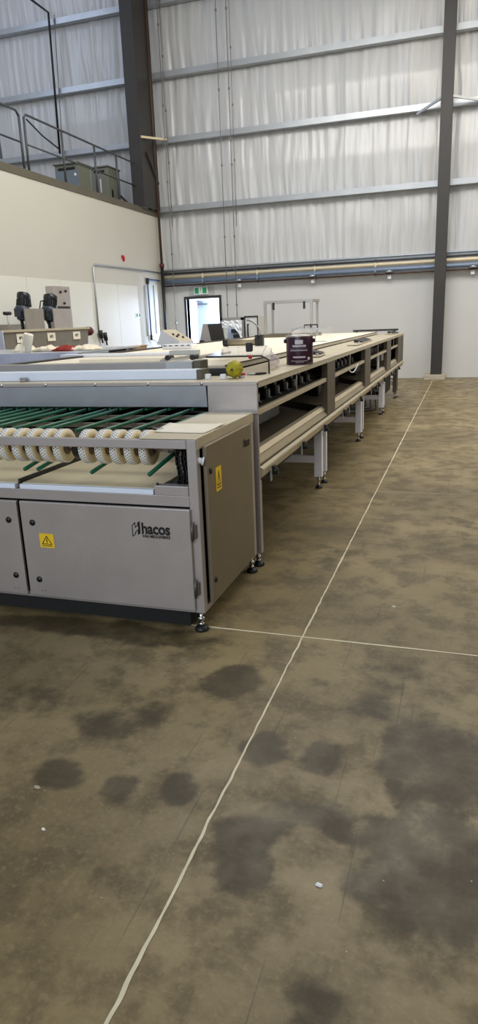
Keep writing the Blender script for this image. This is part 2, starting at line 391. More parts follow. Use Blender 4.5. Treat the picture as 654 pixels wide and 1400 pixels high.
xbox('electrical_cabinet', 'blue-grey electrical cabinet on the upper deck, the left of the two', XP - .75, (107, 221), (123, 227), (74, 222), 0, XBOX, XBOXO, 1)
xbox('electrical_cabinet', 'olive-grey electrical cabinet on the upper deck nearest the big column', XP - .7, (147, 226), (163, 235), (123, 224), 0, XBOXO, XBOXO, 2)

# steel columns
def Ibeam(mb, x0, x1, y0, y1, z0, z1, tf=.03, tw=.03):
    xc = (x0 + x1) / 2
    mb.box(x0, x1, y0, y0 + tf, z0, z1); mb.box(x0, x1, y1 - tf, y1, z0, z1); mb.box(xc - tw / 2, xc + tw / 2, y0 + tf, y1 - tf, z0, z1)
cl = thing('steel_column', 'broad dark grey steel column rising behind the upper deck railing', 'column', (-8.6, 17.9, 0))
xa = at(164, 30, 'y', 17.3)[0]; xb_ = at(181, 30, 'y', 17.3)[0]
mb = MB(); mb.box(xa, xb_, 17.3, 17.33, ZT + .14, 10.6).box(xa, xb_, D - .25, D - .22, ZT + .14, 10.6).box(xb_ - .05, xb_ - .02, 17.33, D - .25, ZT + .14, 10.6); mb.build('shaft', COLSTEEL, cl)
mb = MB(); zq = at(190, 187, 'y', 17.3)[2]; mb.bar((xb_, 17.32, zq), at(228, 191, 'y', D - .2), .05, .05); mb.build('flange_brace', CREAMP, cl)
mb = MB(); mb.bar((xb_ + .01, 17.6, zq - .3), (xb_ + .01, D - .25, zq - .95), .04, .05); mb.build('flange_brace', COLSTEEL, cl)
YK0, YK1 = D - .62, D - .31
xc0, xc1 = at(589, 505, 'y', YK0)[0], at(604, 505, 'y', YK0)[0]
crr = thing('steel_column', 'slim dark grey steel column on a concrete plinth by the right wall bay', 'column', ((xc0 + xc1) / 2, D - .4, 0))
mb = MB(); Ibeam(mb, xc0, xc1, YK0, YK1, .13, 10.6); mb.build('shaft', COLSTEEL, crr)
p0, p1 = at(580, 517, 'y', D - .6), at(609, 516, 'y', D - .6)
mb = MB(); mb.box(p0[0], p1[0], D - .72, D - .02, 0.001, .13); mb.build('plinth', CONCP, crr, .01)
zbr = at(606, 133, 'y', D - .5)[2]
mb = MB(); mb.bar((xc0 + .05, D - .55, zbr), (xc0 - .55, D - .2, zbr - .2), .04, .05); mb.build('flange_brace', GALV, crr)
mb = MB(); mb.bar((xc1 - .05, D - .55, zbr), (xc1 + .75, D - .2, zbr - .12), .04, .05); mb.build('flange_brace', GALV, crr)

# doorway, door, vestibule, exit sign
mb = MB(); fw = .07
mb.box(dl - fw, dl, D - .03, D + .22, 0, dtop + fw).box(dr, dr + fw, D - .03, D + .22, 0, dtop + fw).box(dl, dr, D - .03, D + .22, dtop, dtop + fw)
df = struct(mb.build('door_1', COLSTEEL, None, .004))
lp0 = Vector((dl + .22, D + .2, 0)); ang = math.radians(28); dirv = Vector((math.cos(ang), math.sin(ang), 0)); lw = .74
mb = MB(); mb.bar(lp0 + dirv * 0 + Vector((0, 0, dtop / 2)), lp0 + dirv * lw + Vector((0, 0, dtop / 2)), .045, dtop - .06); lf = mb.build('door_leaf', DOORBLUE, df)
mb = MB(); a0 = lp0 + dirv * .05 + Vector((0, -.06, dtop - .14)); mb.bar(a0, a0 + dirv * .28, .05, .05); mb.bar(a0 + Vector((.15, 0, .03)), a0 + Vector((-.12, -.06, .1)), .02, .02); mb.build('door_closer', ALU, df)
mb = MB(); a0 = lp0 + dirv * (lw - .08) + Vector((0, -.05, .95)); mb.bar(a0, a0 + dirv * .1, .02, .02); mb.build('door_handle', CHROME, df)
mb = MB(); mb.box(-9, -8.9, D + .2, D + 3, 0, 2.6).box(-5.2, -5.1, D + .2, D + 3, 0, 2.6).box(-9, -5.1, D + 3, D + 3.1, 0, 2.6).box(-9, -5.1, D + .2, D + 3.1, 2.6, 2.7).box(-9, -5.1, D + .2, D + 3.1, -.1, 0)
struct(mb.build('wall_vestibule', WHITEP))
pe0, pe1 = at(266, 403, 'y', D - .05), at(284, 391.5, 'y', D - .05)
ex = thing('exit_sign', 'green and white running man exit sign above the open doorway', 'sign', ((pe0[0] + pe1[0]) / 2, D - .04, (pe0[2] + pe1[2]) / 2))
e0, e1, h0, h1 = pe0[0], pe1[0], pe0[2], pe1[2]; ew, eh = e1 - e0, h1 - h0
mb = MB(); mb.box(e0, e1, D - .08, D, h0, h1); mb.build('sign_case', WHITEPL, ex, .006)
mb = MB(); yy = D - .0825
mb.box(e0 + ew * .06, e0 + ew * .36, yy, yy + .004, h0 + eh * .12, h0 + eh * .88); mb.build('green_field', GREENS, ex)
mb = MB(); mb.box(e0 + ew * .64, e0 + ew * .94, yy, yy + .004, h0 + eh * .12, h0 + eh * .88)
mb.build('green_field', GREENS, ex)
mb = MB(); cx = (e0 + e1) / 2; ch = h0 + eh * .5; u = eh
mb.lathe((cx + .03 * u, yy, ch + .24 * u), [(0, -.002), (.065 * u, -.002), (.065 * u, .002)], 12, 'y')
for q in (((0, .14), (-.04, -.06)), ((-.04, -.06), (.10, -.14)), ((.10, -.14), (.06, -.32)), ((-.04, -.06), (-.10, -.2)), ((-.10, -.2), (-.22, -.26)), ((.0, .12), (.15, .04)), ((0, .12), (-.14, .06))):
    mb.bar((cx + q[0][0] * u, yy, ch + q[0][1] * u), (cx + q[1][0] * u, yy, ch + q[1][1] * u), .006, .05 * u if True else 0, (0, 0, 1))
mb.build('running_man', GREENS, ex)
mb = MB(); mb.box(e0 - .18, e1 + .18, D - .006, D + .01, h0 - .08, h1 + .1); mb.build('backing_plate', PLATEG, ex)
mb = MB(); mb.cyl((cx + .02, D - .05, h1), (cx + .02, D - .05, ZL), .012); mb.build('conduit', CABLE, ex)

# horizontal pipes on the back wall
def pipe(name, label, y3, y5, r, m, yo):
    z = (at(300, y3, 'y', D - yo)[2] + at(500, y5, 'y', D - yo)[2]) / 2
    mb = MB(); x0 = XP + .05; mb.cyl((x0, D - yo, z), (6, D - yo, z), r, 12)
    for k in range(8):
        xx = x0 + 1.2 + k * 1.55; mb.box(xx, xx + .04, D - yo - r - .004, D - yo + r + .03, z - r - .01, z + r + .01)
    return tag(center(mb.build(name, m), (x0, D - yo, z)), label, 'pipe')
pipe('conduit_pipe', 'thin dark conduit, the topmost of the pipes along the back wall', 371, 357, .022, COLSTEEL, .16)
pipe('water_pipe', 'cream pipe running along the back wall above the blue-grey one', 375.5, 362.5, .042, CREAMP, .2)
pipe('air_pipe', 'blue-grey pipe running along the back wall under the cream one', 382, 370, .05, BLUEP, .22)
pipe('drain_pipe', 'brown thin pipe, the lowest of the pipes along the back wall', 388, 375.5, .022, BROWNP, .2)
# riser in the corner
ri = thing('riser_pipe', 'brown sprinkler riser pipe standing in the left corner of the back wall', 'pipe', (XP + .12, D - .35, 0))
xr_, yr_ = XP + .13, D - .35; zc = at(224, 363, 'y', yr_)[2]
mb = MB(); mb.cyl((xr_, yr_, zc), (xr_ - .0, yr_, 10.5), .034, 12); mb.build('upper_pipe', BROWNP, ri)
mb = MB(); mb.cyl((xr_, yr_, 0.001), (xr_, yr_, zc), .045, 12); mb.build('lower_pipe', BLACK, ri)
mb = MB(); mb.cyl((xr_, yr_, zc - .05), (xr_, yr_, zc + .05), .065, 12); mb.build('coupling', MAROON, ri)
mb = MB(); mb.cyl((XP - .04, D - .3, ZT + .15), (XP - .02, D - .3, 10.5), .035, 10)
tag(mb.build('vertical_conduit', CREAMP), 'cream vertical conduit between the broad column and the brown riser', 'pipe')
# drop cables on the back wall
def drop(label, p0, p1, yo, r, m=CABLE):
    a, b = at(*p0, 'y', D - yo), at(*p1, 'y', D - yo); x = (a[0] + b[0]) / 2
    z1 = max(a[2], 10.3); z0 = b[2]
    mb = MB(); mb.cyl((x, D - yo, z0), (x + (a[0] - b[0]) * .0, D - yo, z1), r, 8)
    for k in range(5):
        z = z0 + .3 + k * (z1 - z0) / 5; mb.box(x - r - .01, x + r + .01, D - yo - r, D - yo + r + .02, z, z + .05)
    return tag(center(mb.build('drop_cable', m), (x, D - yo, z0)), label, 'cable')
drop('grey drop cable on the back wall nearest the corner riser', (215, 0), (241, 458), .34, .010)
drop('thin grey wire on the back wall right of the corner drop cable', (222, 0), (232, 310), .24, .009)
drop('grey drop cable on the back wall, left of the pair right of the exit sign', (294, 0), (312, 434), .34, .010)
drop('grey drop cable on the back wall, right of the pair right of the exit sign', (308, 0), (325, 434), .34, .010)
drop('thin grey wire on the back wall just right of the cable pair', (317, 0), (320, 310), .24, .007)
# lamp heads on the ledge
for px, py, lb in ((328, 386, 'small grey dome lamp on the wall ledge right of the doorway'), (428, 382.5, 'small grey dome lamp on the wall ledge above the aluminium portal frame'), (533, 376, 'small grey dome lamp on the wall ledge left of the slim column'), (647, 369, 'small grey dome lamp on the wall ledge right of the slim column')):
    p = at(px, py, 'y', D - .12); p.z = ZL + .0; t = thing('dome_lamp', lb, 'lamp', (p.x, D - .16, ZL), 'dome lamps on the wall ledge')
    mb = MB(); mb.lathe((p.x, D - .16, ZL + .051), [(.0, .09), (.06, .08), (.1, .05), (.12, 0), (0, 0)], 16); mb.build('dome', GALV, t)
    mb = MB(); mb.box(p.x - .045, p.x + .045, D - .15, D - .102, ZL - .10, ZL + .05); mb.build('lamp_box', WHITEPL, t, .008)
# fittings on the left partition
def PX(px, py, o=.03): return at(px, py, 'x', XP + o)
t = thing('wall_conduit', 'white conduit running across the left wall and dropping to two black plugs', 'conduit', PX(125, 361))
a0, a1, b0 = PX(125, 361), PX(222, 373), PX(137, 452)
zz = (a0.z + a1.z) / 2; yv_ = (a0.y + b0.y) / 2
mb = MB(); mb.tube([(XP + .03, a1.y, zz), (XP + .03, yv_ + .08, zz), (XP + .03, yv_, zz - .08), (XP + .03, yv_, b0.z)], .02); mb.build('tube', GALV, t)
for px, py in ((138, 457), (144, 460)):
    p = PX(px, py, .09); mb = MB(); mb.cyl(p + Vector((0, -.02, .08)), p - Vector((0, -.03, .09)), .055, 12, .045); mb.cyl(p - Vector((0, -.03, .08)), p - Vector((0, -.06, .2)), .02, 8); mb.build('plug', BLACK, t)
t = thing('air_hose_drop', 'dark blue air line with an elbow dropping down the left wall near the corner', 'pipe', PX(203, 440))
a0, a1, b0 = PX(201, 382), PX(222, 386), PX(206, 461)
mb = MB(); y_ = (a0.y + b0.y) / 2; mb.tube([(XP + .05, D - .4, a0.z), (XP + .05, y_ + .05, a0.z), (XP + .05, y_, a0.z - .05), (XP + .05, y_, b0.z)], .02); mb.build('pipe_run', BLUEHOSE, t)
mb = MB(); mb.cyl((XP + .05, y_, a0.z - .12), (XP + .05, y_, a0.z + .03), .04, 10); mb.build('elbow', BLACK, t)
mb = MB(); mb.cyl((XP + .05, y_, b0.z - .08), (XP + .05, y_, b0.z + .05), .035, 10); mb.build('valve', BLACK, t)
mb = MB(); q = Vector((XP + .06, y_, b0.z - .06)); mb.tube([q, q + Vector((.05, .15, -.05)), q + Vector((.1, .35, -.25)), q + Vector((.1, .4, -.7))], .012, 6); mb.build('hose_tail', BLUEP, t)
mb = MB(); p, q = PX(197.5, 390), PX(203, 460); y2 = (p.y + q.y) / 2; mb.cyl((XP + .02, y2, q.z), (XP + .02, y2, p.z), .014, 8)
tag(mb.build('thin_wall_pipe', GALV), 'thin grey pipe left of the dark blue air line on the left wall', 'pipe')
mb = MB(); p, q = PX(209, 390), PX(216, 456); y2 = (p.y + q.y) / 2; mb.cyl((XP + .02, y2, q.z), (XP + .02, y2, p.z), .012, 8)
tag(mb.build('thin_wall_pipe', CABLE), 'thin grey pipe between the air line and the corner riser', 'pipe')
p = PX(168.5, 352); t = thing('alarm_strobe', 'small red alarm bracket high on the left wall', 'alarm', p)
mb = MB(); mb.box(XP, XP + .05, p.y - .05, p.y + .03, p.z - .01, p.z + .05); mb.box(XP, XP + .06, p.y + .01, p.y + .035, p.z - .09, p.z + .03); mb.build('bracket', REDP, t, .005)
p = PX(189, 431, .012); t = thing('wall_sign', 'small white sign with two green marks on the left wall', 'sign', p)
mb = MB(); mb.box(XP + .012, XP + .02, p.y - .16, p.y + .16, p.z - .07, p.z + .056); mb.build('plate', PANELW, t)
mb = MB(); mb.box(XP + .02, XP + .023, p.y - .12, p.y - .02, p.z - .04, p.z + .04); mb.build('green_mark', GREENS, t)
mb = MB(); mb.box(XP + .02, XP + .023, p.y + .03, p.y + .12, p.z - .04, p.z + .04); mb.build('green_mark', GREENS, t)
# black conduit in front of the upper left bay
YB = D - .35
pts = [at(38, -4, 'y', YB), at(66, 17, 'y', YB), at(82, 210, 'y', YB)]
mb = MB(); mb.tube(pts, .03, 8); tag(mb.build('black_conduit', BLACK), 'black bent conduit dropping behind the upper deck railing', 'conduit')
mb = MB(); mb.tube([at(74, 20, 'y', D - .22), at(86, 210, 'y', D - .22)], .012, 6); tag(mb.build('drop_cable', CABLE), 'thin grey wire right of the black conduit over the upper deck', 'cable')
mb = MB(); a, b = at(36, 163, 'y', 17.2), at(80, 203, 'y', 17.2); mb.tube([a, a.lerp(b, .5) - Vector((0, 0, .05)), b], .02, 6); tag(mb.build('slack_cable', BLACK), 'black slack cable slanting across the upper deck railing', 'cable')
mb = MB(); a, b = at(165, 268, 'y', 17.0), at(184, 287, 'y', 17.0); mb.tube([a, b], .03, 6); tag(mb.build('deck_cable', BLACK), 'short black cable at the foot of the broad column on the deck', 'cable')

# ------------------------------------------------------------------ infeed module
XR_, YF, YK = -1.25, 3.09, 4.07
ZTOP, ZBOT = 1.042, .105
XL = -3.7
fm = thing('infeed_conveyor', 'stainless infeed module with cream drive wheels, green cords and hinged cabinet doors', 'machine', (XR_, YF, 0))
mb = MB(); mb.box(XR_ - .052, XR_, YF, YF + .05, ZBOT, ZTOP - .003); mb.build('corner_post', STEEL, fm, .003)
mb = MB(); mb.box(XR_ - .05, XR_, YK - .05, YK, ZBOT, ZTOP - .003); mb.build('corner_post', STEEL, fm, .003)
mb = MB(); mb.box(XL, XR_ - .053, YF, YF + .03, .992, 1.038); mb.build('front_rail', STEEL, fm, .003)
mb = MB(); mb.box(-1.56, XR_ + .004, YF, YK, ZTOP - .002, ZTOP + .004); mb.box(XR_, XR_ + .004, YF + .005, YK, ZTOP - .055, ZTOP); mb.build('top_plate', STEELT, fm, .002)
mb = MB(); mb.box(XL, XR_ - .053, YF + .004, YF + .05, .69, .748); mb.build('middle_beam', STEEL, fm, .003)
mb = MB(); mb.box(XL, XR_ - .053, YF, YF + .05, ZBOT, ZBOT + .032); mb.box(XR_ - .05, XR_, YF + .05, YK - .05, ZBOT, ZBOT + .032); mb.build('bottom_beam', STEEL, fm, .003)
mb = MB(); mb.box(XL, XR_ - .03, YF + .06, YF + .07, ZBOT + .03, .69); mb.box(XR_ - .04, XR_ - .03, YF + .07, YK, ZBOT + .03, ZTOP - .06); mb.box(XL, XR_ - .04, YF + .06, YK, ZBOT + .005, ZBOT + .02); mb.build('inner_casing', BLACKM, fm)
mb = MB(); mb.box(-1.492, XR_ - .053, YF - .004, YF + .05, .749, .80); mb.box(-1.45, XR_ - .053, YF + .05, YF + .16, .749, .76); mb.build('bearing_bracket', STEEL, fm, .003)
mb = MB(); mb.cyl((-1.478, YF + .01, .80), (-1.478, YF + .01, .812), .006, 8); mb.build('bracket_bolt', BLACK, fm)
# belt beds seen through the front
for x0, x1 in ((XL, -2.345), (-2.315, -1.50)):
    mb = MB(); mb.box(x0, x1, YF + .03, 4.105, .765, .778); mb.build('lower_belt', LOWBELT, fm)
    mb = MB(); mb.box(x0, x1, YF - .002, YF + .03, .749, .776); mb.build('belt_edge_strip', DAYLITWH, fm, .003)
mb = MB(); mb.box(-2.335, -2.322, YF + .02, 4.105, .749, .80); mb.build('belt_divider', RIDGE, fm)
# doors
def lock(x, z, par, face='y'):
    mb = MB()
    c = (x, YF - .022, z) if face == 'y' else (XR_ + .03, x, z)
    s_ = -1 if face == 'y' else 1
    mb.lathe(c, [(0, s_ * .008), (.006, s_ * .008), (.008, s_ * .006), (.017, s_ * .005), (.018, s_ * .001), (.018, 0)], 16, 'y' if face == 'y' else 'x')
    k = mb.build('door_lock', BLACK, par)
    mb = MB(); mb.lathe((c[0], c[1] + (s_ * .0085 if face == 'y' else 0), c[2]) if face == 'y' else (c[0] + .0085, c[1], c[2]), [(0, s_ * .001), (.005, 0)], 10, 'y' if face == 'y' else 'x')
    return k
def sticker(cx, cz, w, h, par, frame):
    """yellow electrical warning label; frame maps (u, v, out) to the world"""
    mb = MB(); mb.prism([frame(cx + u * w / 2, cz + v * h / 2, .0006) for u, v in ((-1, -1), (1, -1), (1, 1), (-1, 1))], frame(0, 0, .0012) - frame(0, 0, 0)); sk = mb.build('warning_label', YELLOW, par)
    mb = MB()
    def stroke(a, b, t):
        d = Vector((b[0] - a[0], b[1] - a[1])).normalized(); n = Vector((-d.y, d.x)) * t / 2; e = d * t * .4
        q = [(a[0] + n.x - e.x, a[1] + n.y - e.y), (b[0] + n.x + e.x, b[1] + n.y + e.y), (b[0] - n.x + e.x, b[1] - n.y + e.y), (a[0] - n.x - e.x, a[1] - n.y - e.y)]
        mb.prism([frame(cx + u * w, cz + v * h, .0019) for u, v in q], frame(0, 0, .0005) - frame(0, 0, 0))
    A, B, C = (0, .33), (-.33, -.24), (.33, -.24)
    stroke(A, B, .05); stroke(B, C, .05); stroke(C, A, .05)
    stroke((.03, .17), (-.04, .02), .045); stroke((-.04, .02), (.04, .0), .045); stroke((.04, .0), (-.01, -.17), .045)
    stroke((-.33, -.36), (.33, -.36), .05)
    mb.build('warning_symbol', INK, sk); return sk
fy = lambda u, v, o: Vector((u, YF - .0225 - o, v))
fx = lambda u, v, o: Vector((XR_ + .03 + o, u, v))
def logo(u0, v0, sz, par, frame, xdir):
    """folded-H emblem and company lettering"""
    mb = MB()
    def poly(ps): mb.prism([frame(u0 + a * sz, v0 + b * sz, .0003) for a, b in ps], frame(0, 0, .0006) - frame(0, 0, 0))
    def line(a, b, t=.07):
        d = Vector((b[0] - a[0], b[1] - a[1])).normalized(); n = Vector((-d.y, d.x)) * t / 2; e = d * t * .35
        poly([(a[0] + n.x - e.x, a[1] + n.y - e.y), (b[0] + n.x + e.x, b[1] + n.y + e.y), (b[0] - n.x + e.x, b[1] - n.y + e.y), (a[0] - n.x - e.x, a[1] - n.y - e.y)])
    O = [(-1.0, .33), (-.72, .62), (-.72, .18), (-.47, .40), (-.47, .60), (-.30, .72), (-.30, -.30), (-.47, -.42), (-.47, -.02), (-.72, -.22), (-.72, -.38), (-1.0, -.62)]
    for a, b in zip(O, O[1:] + O[:1]): line(a, b)
    poly([(-.45, .55), (-.32, .66), (-.32, -.26), (-.45, -.36)])
    mb.build('emblem', INK, par)
    for nm, body, sc, off, dv, wd in (('company_name', 'hacos', 1.35, .045, .10, 2.62), ('company_town', 'VAN MEULENBEKE', .36, .009, -.55, 2.60)):
        o = text(nm, body, sz * sc, INK, par, frame(0, 0, .0006), (1, 0, 0), (0, 1, 0), sz * off, 'LEFT')
        o0 = frame(0, 0, .0006) - ORG.get(par.name, Vector()); me = o.data
        me.transform(Matrix.Translation(-o0)); xs_ = [v.co.x for v in me.vertices]; x0, x1 = min(xs_), max(xs_)
        X_ = Vector(xdir); N_ = X_.cross(Vector((0, 0, 1)))
        for v in me.vertices:
            q = v.co.copy(); v.co = frame(u0 - sz * .12, v0 + sz * dv, .0006) - ORG.get(par.name, Vector()) + X_ * ((q.x - x0) / (x1 - x0) * sz * wd) + Vector((0, 0, q.y)) + N_ * q.z
def front_door(x0, x1, hinge):
    z0, z1 = ZBOT + .018, .684
    mb = MB(); mb.box(x0, x1, YF - .022, YF - .002, z0, z1); d = mb.build('cabinet_door', STEEL, fm, .005, 3)
    return d, z0, z1
d1, z0, z1 = front_door(-2.318, -1.296, 1)
for px, py in ((49, 713), (57, 790)): lock(-2.245 + (0 if py < 750 else .0), at(px, py, 'y', YF)[2], d1)
sticker(at(67.5, 737.5, 'y', YF)[0], at(67.5, 737.5, 'y', YF)[2], .092, .082, d1, fy)
lg = at(197, 722, 'y', YF - .02); logo(lg[0] - .005, at(190, 724, 'y', YF - .02)[2], .062, d1, fy, (1, 0, 0))
for zz in (.565, .25):
    mb = MB(); mb.cyl((-1.288, YF - .02, zz - .04), (-1.288, YF - .02, zz + .04), .008, 10); mb.cyl((-1.288, YF - .02, zz - .052), (-1.288, YF - .02, zz + .052), .006, 8); mb.box(-1.29, -1.268, YF - .014, YF + .001, zz - .035, zz + .035); mb.build('hinge', STEELD, d1)
mb = MB()
for dx in (0, .022): mb.cyl((-2.235 + dx, YF - .0228, z0 + .035), (-2.235 + dx, YF - .0215, z0 + .035), .003, 8)
mb.build('rivet', BLACK, d1)
d2, _, _ = front_door(-3.36, -2.338, -1)
for px, py in ((13, 709), (23, 784)): lock(-2.40, at(px, py, 'y', YF)[2], d2)
mb = MB()
for dx in (0, .022): mb.cyl((-2.415 + dx, YF - .0228, z0 + .035), (-2.415 + dx, YF - .0215, z0 + .035), .003, 8)
mb.build('rivet', BLACK, d2)
# side door
ya, yb = 3.155, 3.93
mb = MB(); mb.box(XR_ + .006, XR_ + .03, ya, yb, .142, .998); d3 = mb.build('side_door', mat('shaded_door_steel', (140, 130, 112), .42, .7, .06, 4), fm, .005, 3)  # darker, browner steel holds the shade of the right-hand side
lock(ya + .045, .862, d3, 'x'); lock(ya + .045, .262, d3, 'x')
p = at(299, 654, 'x', XR_ + .03); sticker(p[1], p[2], .085, .13, d3, fx)
p = at(335, 606, 'x', XR_ + .03); logo(p[1], p[2], .036, d3, fx, (0, 1, 0))
mb = MB(); mb.cyl((XR_ - .025, 3.12, .935), (XR_ + .012, 3.135, .925), .016, 12); mb.cyl((XR_ + .012, 3.135, .925), (XR_ + .02, 3.138, .923), .022, 12); mb.build('cable_gland', WHITEPL, fm)
# drive shaft, wheels, motor drum
YW, ZW, RW = 3.25, .967, .094
mb = MB(); mb.cyl((XL, YW, ZW), (XR_ - .06, YW, ZW), .013, 12); mb.build('drive_shaft', STEEL, fm)
mb = MB(); mb.cyl((-1.53, YW, ZW), (-1.42, YW, ZW), .022, 14); mb.cyl((-1.475, YW, ZW), (-1.46, YW, ZW), .028, 14); mb.build('shaft_sleeve', STEEL, fm)
mb = MB(); mb.lathe((-2.03, YW, ZW - .015), [(0, 0), (.05, 0), (.058, .012), (.058, .085), (.045, .1), (0, .1)], 20, 'x'); mb.build('drum_motor', BLACK, fm)
hw = .038; first = None
for px in (-26, -8, 11, 30, 48, 67, 85, 119, 141, 161, 180, 200):
    xw = at(px, 608, 'y', YW)[0]
    if first is None:
        mb = MB(); mb.lathe((xw, YW, ZW), [(.05, .004), (RW - .006, .004), (RW - .006, hw), (.05, hw), (.042, hw - .006), (.042, .01), (.05, .004)], 36, 'x'); w = mb.build('drive_wheel', CREAMWHEEL, fm)
        mb = MB(); mb.lathe((xw, YW, ZW), [(RW - .007, -.002), (RW, -.002), (RW, .036), (RW - .007, .036)], 48, 'x')
        mb.slot(1)
        for k in range(36):
            for j in range(3):
                th = 2 * PI * (k + .5 * (j % 2)) / 36; c = Vector((xw + .006 + j * .011, YW + (RW + .0004) * math.cos(th), ZW + (RW + .0004) * math.sin(th)))
                t_ = Vector((0, -math.sin(th), math.cos(th))) * .0036; xx = Vector((.0030, 0, 0))
                mb.quad(c - t_ - xx, c + t_ - xx, c + t_ + xx, c - t_ + xx)
        mb.build('toothed_tyre', [TYRE, HOLE], w)
        mb = MB(); mb.lathe((xw, YW, ZW), [(.013, .0), (.03, .0), (.041, .012), (.041, hw + .004), (.028, hw + .012), (.013, hw + .012)], 20, 'x'); mb.build('hub', HUB, w)
        first = w; x0w = xw
    else: dup_part(first, (xw - x0w, 0, 0), fm)
# drag chain
for col, (cx_, n_) in enumerate(((-1.40, 9), (-1.353, 8))):
    for k in range(n_):
        z = .79 + k * .0265; mb = MB(); s_ = .02; yy = YW - .03 + .012 * math.sin(k)
        mb.box(cx_ - s_, cx_ - s_ + .008, yy, yy + .04, z - .014, z + .014); mb.box(cx_ + s_ - .008, cx_ + s_, yy, yy + .04, z - .014, z + .014); mb.box(cx_ - s_, cx_ + s_, yy, yy + .012, z + .006, z + .012); mb.box(cx_ - .004, cx_ + .004, yy + .002, yy + .014, z - .012, z + .01)
        mb.build('chain_link', BLACK, fm, .0015, 1)
mb = MB(); mb.box(-1.342, -1.305, YW + .0, YW + .1, .9, 1.0); mb.build('chain_bracket', BLACK, fm)
mb = MB(); mb.box(-1.46, -1.31, YW - .04, YW + .08, .762, .778); mb.build('chain_tray', BLACK, fm)
# green cords
def cordmesh(a, b, r=.0115):
    mb = MB(); a = Vector(a); b = Vector(b); d = (b - a).normalized()
    mb.tube([a, a + d * .006, b], [r * .6, r, r], 8); return mb
first = None; INNER = []
for xx, yy in ((-3.16, 3.5), (-3.05, 3.42), (-2.94, 3.46), (-2.83, 3.36), (-2.72, 3.36), (-2.61, 3.3), (-2.457, 3.274), (-2.298, 3.286), (-2.216, 3.292), (-2.024, 3.255), (-1.854, 3.244), (-1.688, 3.257)):
    cordmesh((xx, yy, 1.052), (xx, 4.105, 1.052)).build('green_cord', GREEN, fm)
    INNER.append(xx)
cordmesh((-1.575, 3.5, 1.036), (-1.575, 4.105, 1.036)).build('green_cord', GREEN, fm)
for p, q in (((33, 642), (57, 627)), ((51, 642), (77, 627)), ((124.5, 646.5), (149, 630)), ((203, 650), (237, 621))):
    a = at(*p, 'y', 3.14); b = at(*q, 'y', 3.30); d = b - a; cordmesh(a, a + d * 1.45, .012).build('hanging_cord', GREEN, fm)
# cross bars under the cords
for yy in (3.62, 3.95):
    mb = MB(); mb.box(XL, -1.58, yy, yy + .035, 1.012, 1.036); mb.build('cross_bar', DARKIN, fm)
mb = MB(); mb.box(XL, XR_ - .09, YF + .012, YK - .02, .022, ZBOT - .001); mb.build('under_shade_slab', BLACKM, fm)  # black slab added to darken the gap under the module
# levelling feet
def foot(mb1, mb2, x, y, ztop, s=1.):
    mb1.lathe((x, y, 0), [(0, .001), (.034 * s, .001), (.036 * s, .008), (.028 * s, .022), (.014 * s, .03), (0, .03)], 16)
    mb2.cyl((x, y, .028), (x, y, ztop), .010 * s, 10); mb2.cyl((x, y, ztop - .045), (x, y, ztop - .025), .019 * s, 6); mb2.cyl((x, y, .03), (x, y, .045), .016 * s, 6)
def addfoot(x, y, ztop, par, s=1.):
    a, b = MB(), MB(); foot(a, b, x, y, ztop, s); k = b.build('levelling_foot', CHROME, par); a.build('foot_pad', BLACK, k)
for x, y in ((XR_ - .03, YF + .02), (XR_ - .02, YK - .06), (-2.9, YF + .03), (-2.9, YK - .1)): addfoot(x, y, ZBOT, fm, 1.1)

# ------------------------------------------------------------------ long conveyor table
MX, MY, MK, MZ, ML = -1.23, 4.12, 14.84, 1.233, -4.1
mc = thing('long_conveyor', 'long stainless conveyor table with open side bays on white legs', 'machine', (MX, MY, 0))
# front face
mb = MB(); mb.box(-1.565, MX, MY, MY + .02, 1.02, MZ - .002); mb.box(-1.29, MX, MY, MY + .02, .598, 1.03); mb.box(ML, MX, MY - .002, MY + .02, 1.208, MZ - .004)
mb.box(ML, -3.17, MY, MY + .02, .598, 1.21); mb.build('front_panel', STEEL, mc, .003)
mb = MB(); mb.prism([(-3.165, MY - .012, 1.208), (-3.165, MY - .006, 1.208), (-3.165, MY + .006, 1.072), (-3.165, MY - .0, 1.072)], (1.595, 0, 0)); mb.build('deflector_sheet', STEELB, mc)
for px in (2, 62, 130, 202, 276):
    xx = at(px, 524.5, 'y', MY)[0]; mb = MB(); mb.lathe((xx, MY - .003, 1.221), [(0, -.011), (.006, -.01), (.0095, -.005), (.0095, 0)], 12, 'y'); mb.build('bolt', CHROME, mc)
mb = MB(); mb.box(-1.285, MX - .002, MY + .003, MY + .05, .09, .60); mb.build('front_leg', STEEL, mc, .003); addfoot(MX - .03, MY - .02 + .04, .10, mc, 1.1)
for xx in INNER: cordmesh((xx, 4.145, 1.052), (xx, 5.2, 1.052)).build('inner_cord', GREEN, mc)
mb = MB(); mb.box(-3.9, -1.5, 4.145, 5.0, .765, .778); mb.build('inner_belt', LOWBELT, mc)
# top deck, belt, side lip
mb = MB(); mb.box(-1.70, MX + .006, MY, MK, MZ - .012, MZ); mb.box(MX, MX + .006, MY + .02, MK, MZ - .042, MZ - .006); mb.box(ML, -1.70, MY, 4.95, MZ - .012, MZ); mb.build('top_plate', STEELT, mc, .002)
mb = MB()
for yy in (6.85, 10.6):
    mb.box(-1.70, MX + .007, yy, yy + .006, MZ - .011, MZ + .0012)
mb.build('plate_joint', RIDGE, mc)
mb = MB(); mb.box(ML + .1, -1.745, 5.0, MK - .25, MZ, MZ + .045); mb.build('upper_belt', CREAMBELT, mc, .004)
mb = MB(); mb.box(-1.7445, -1.738, 5.0, MK - .25, MZ + .036, MZ + .047); mb.box(ML, ML + .09, 4.95, MK, MZ - .01, MZ + .06); mb.build('belt_guide', RIDGE, mc)
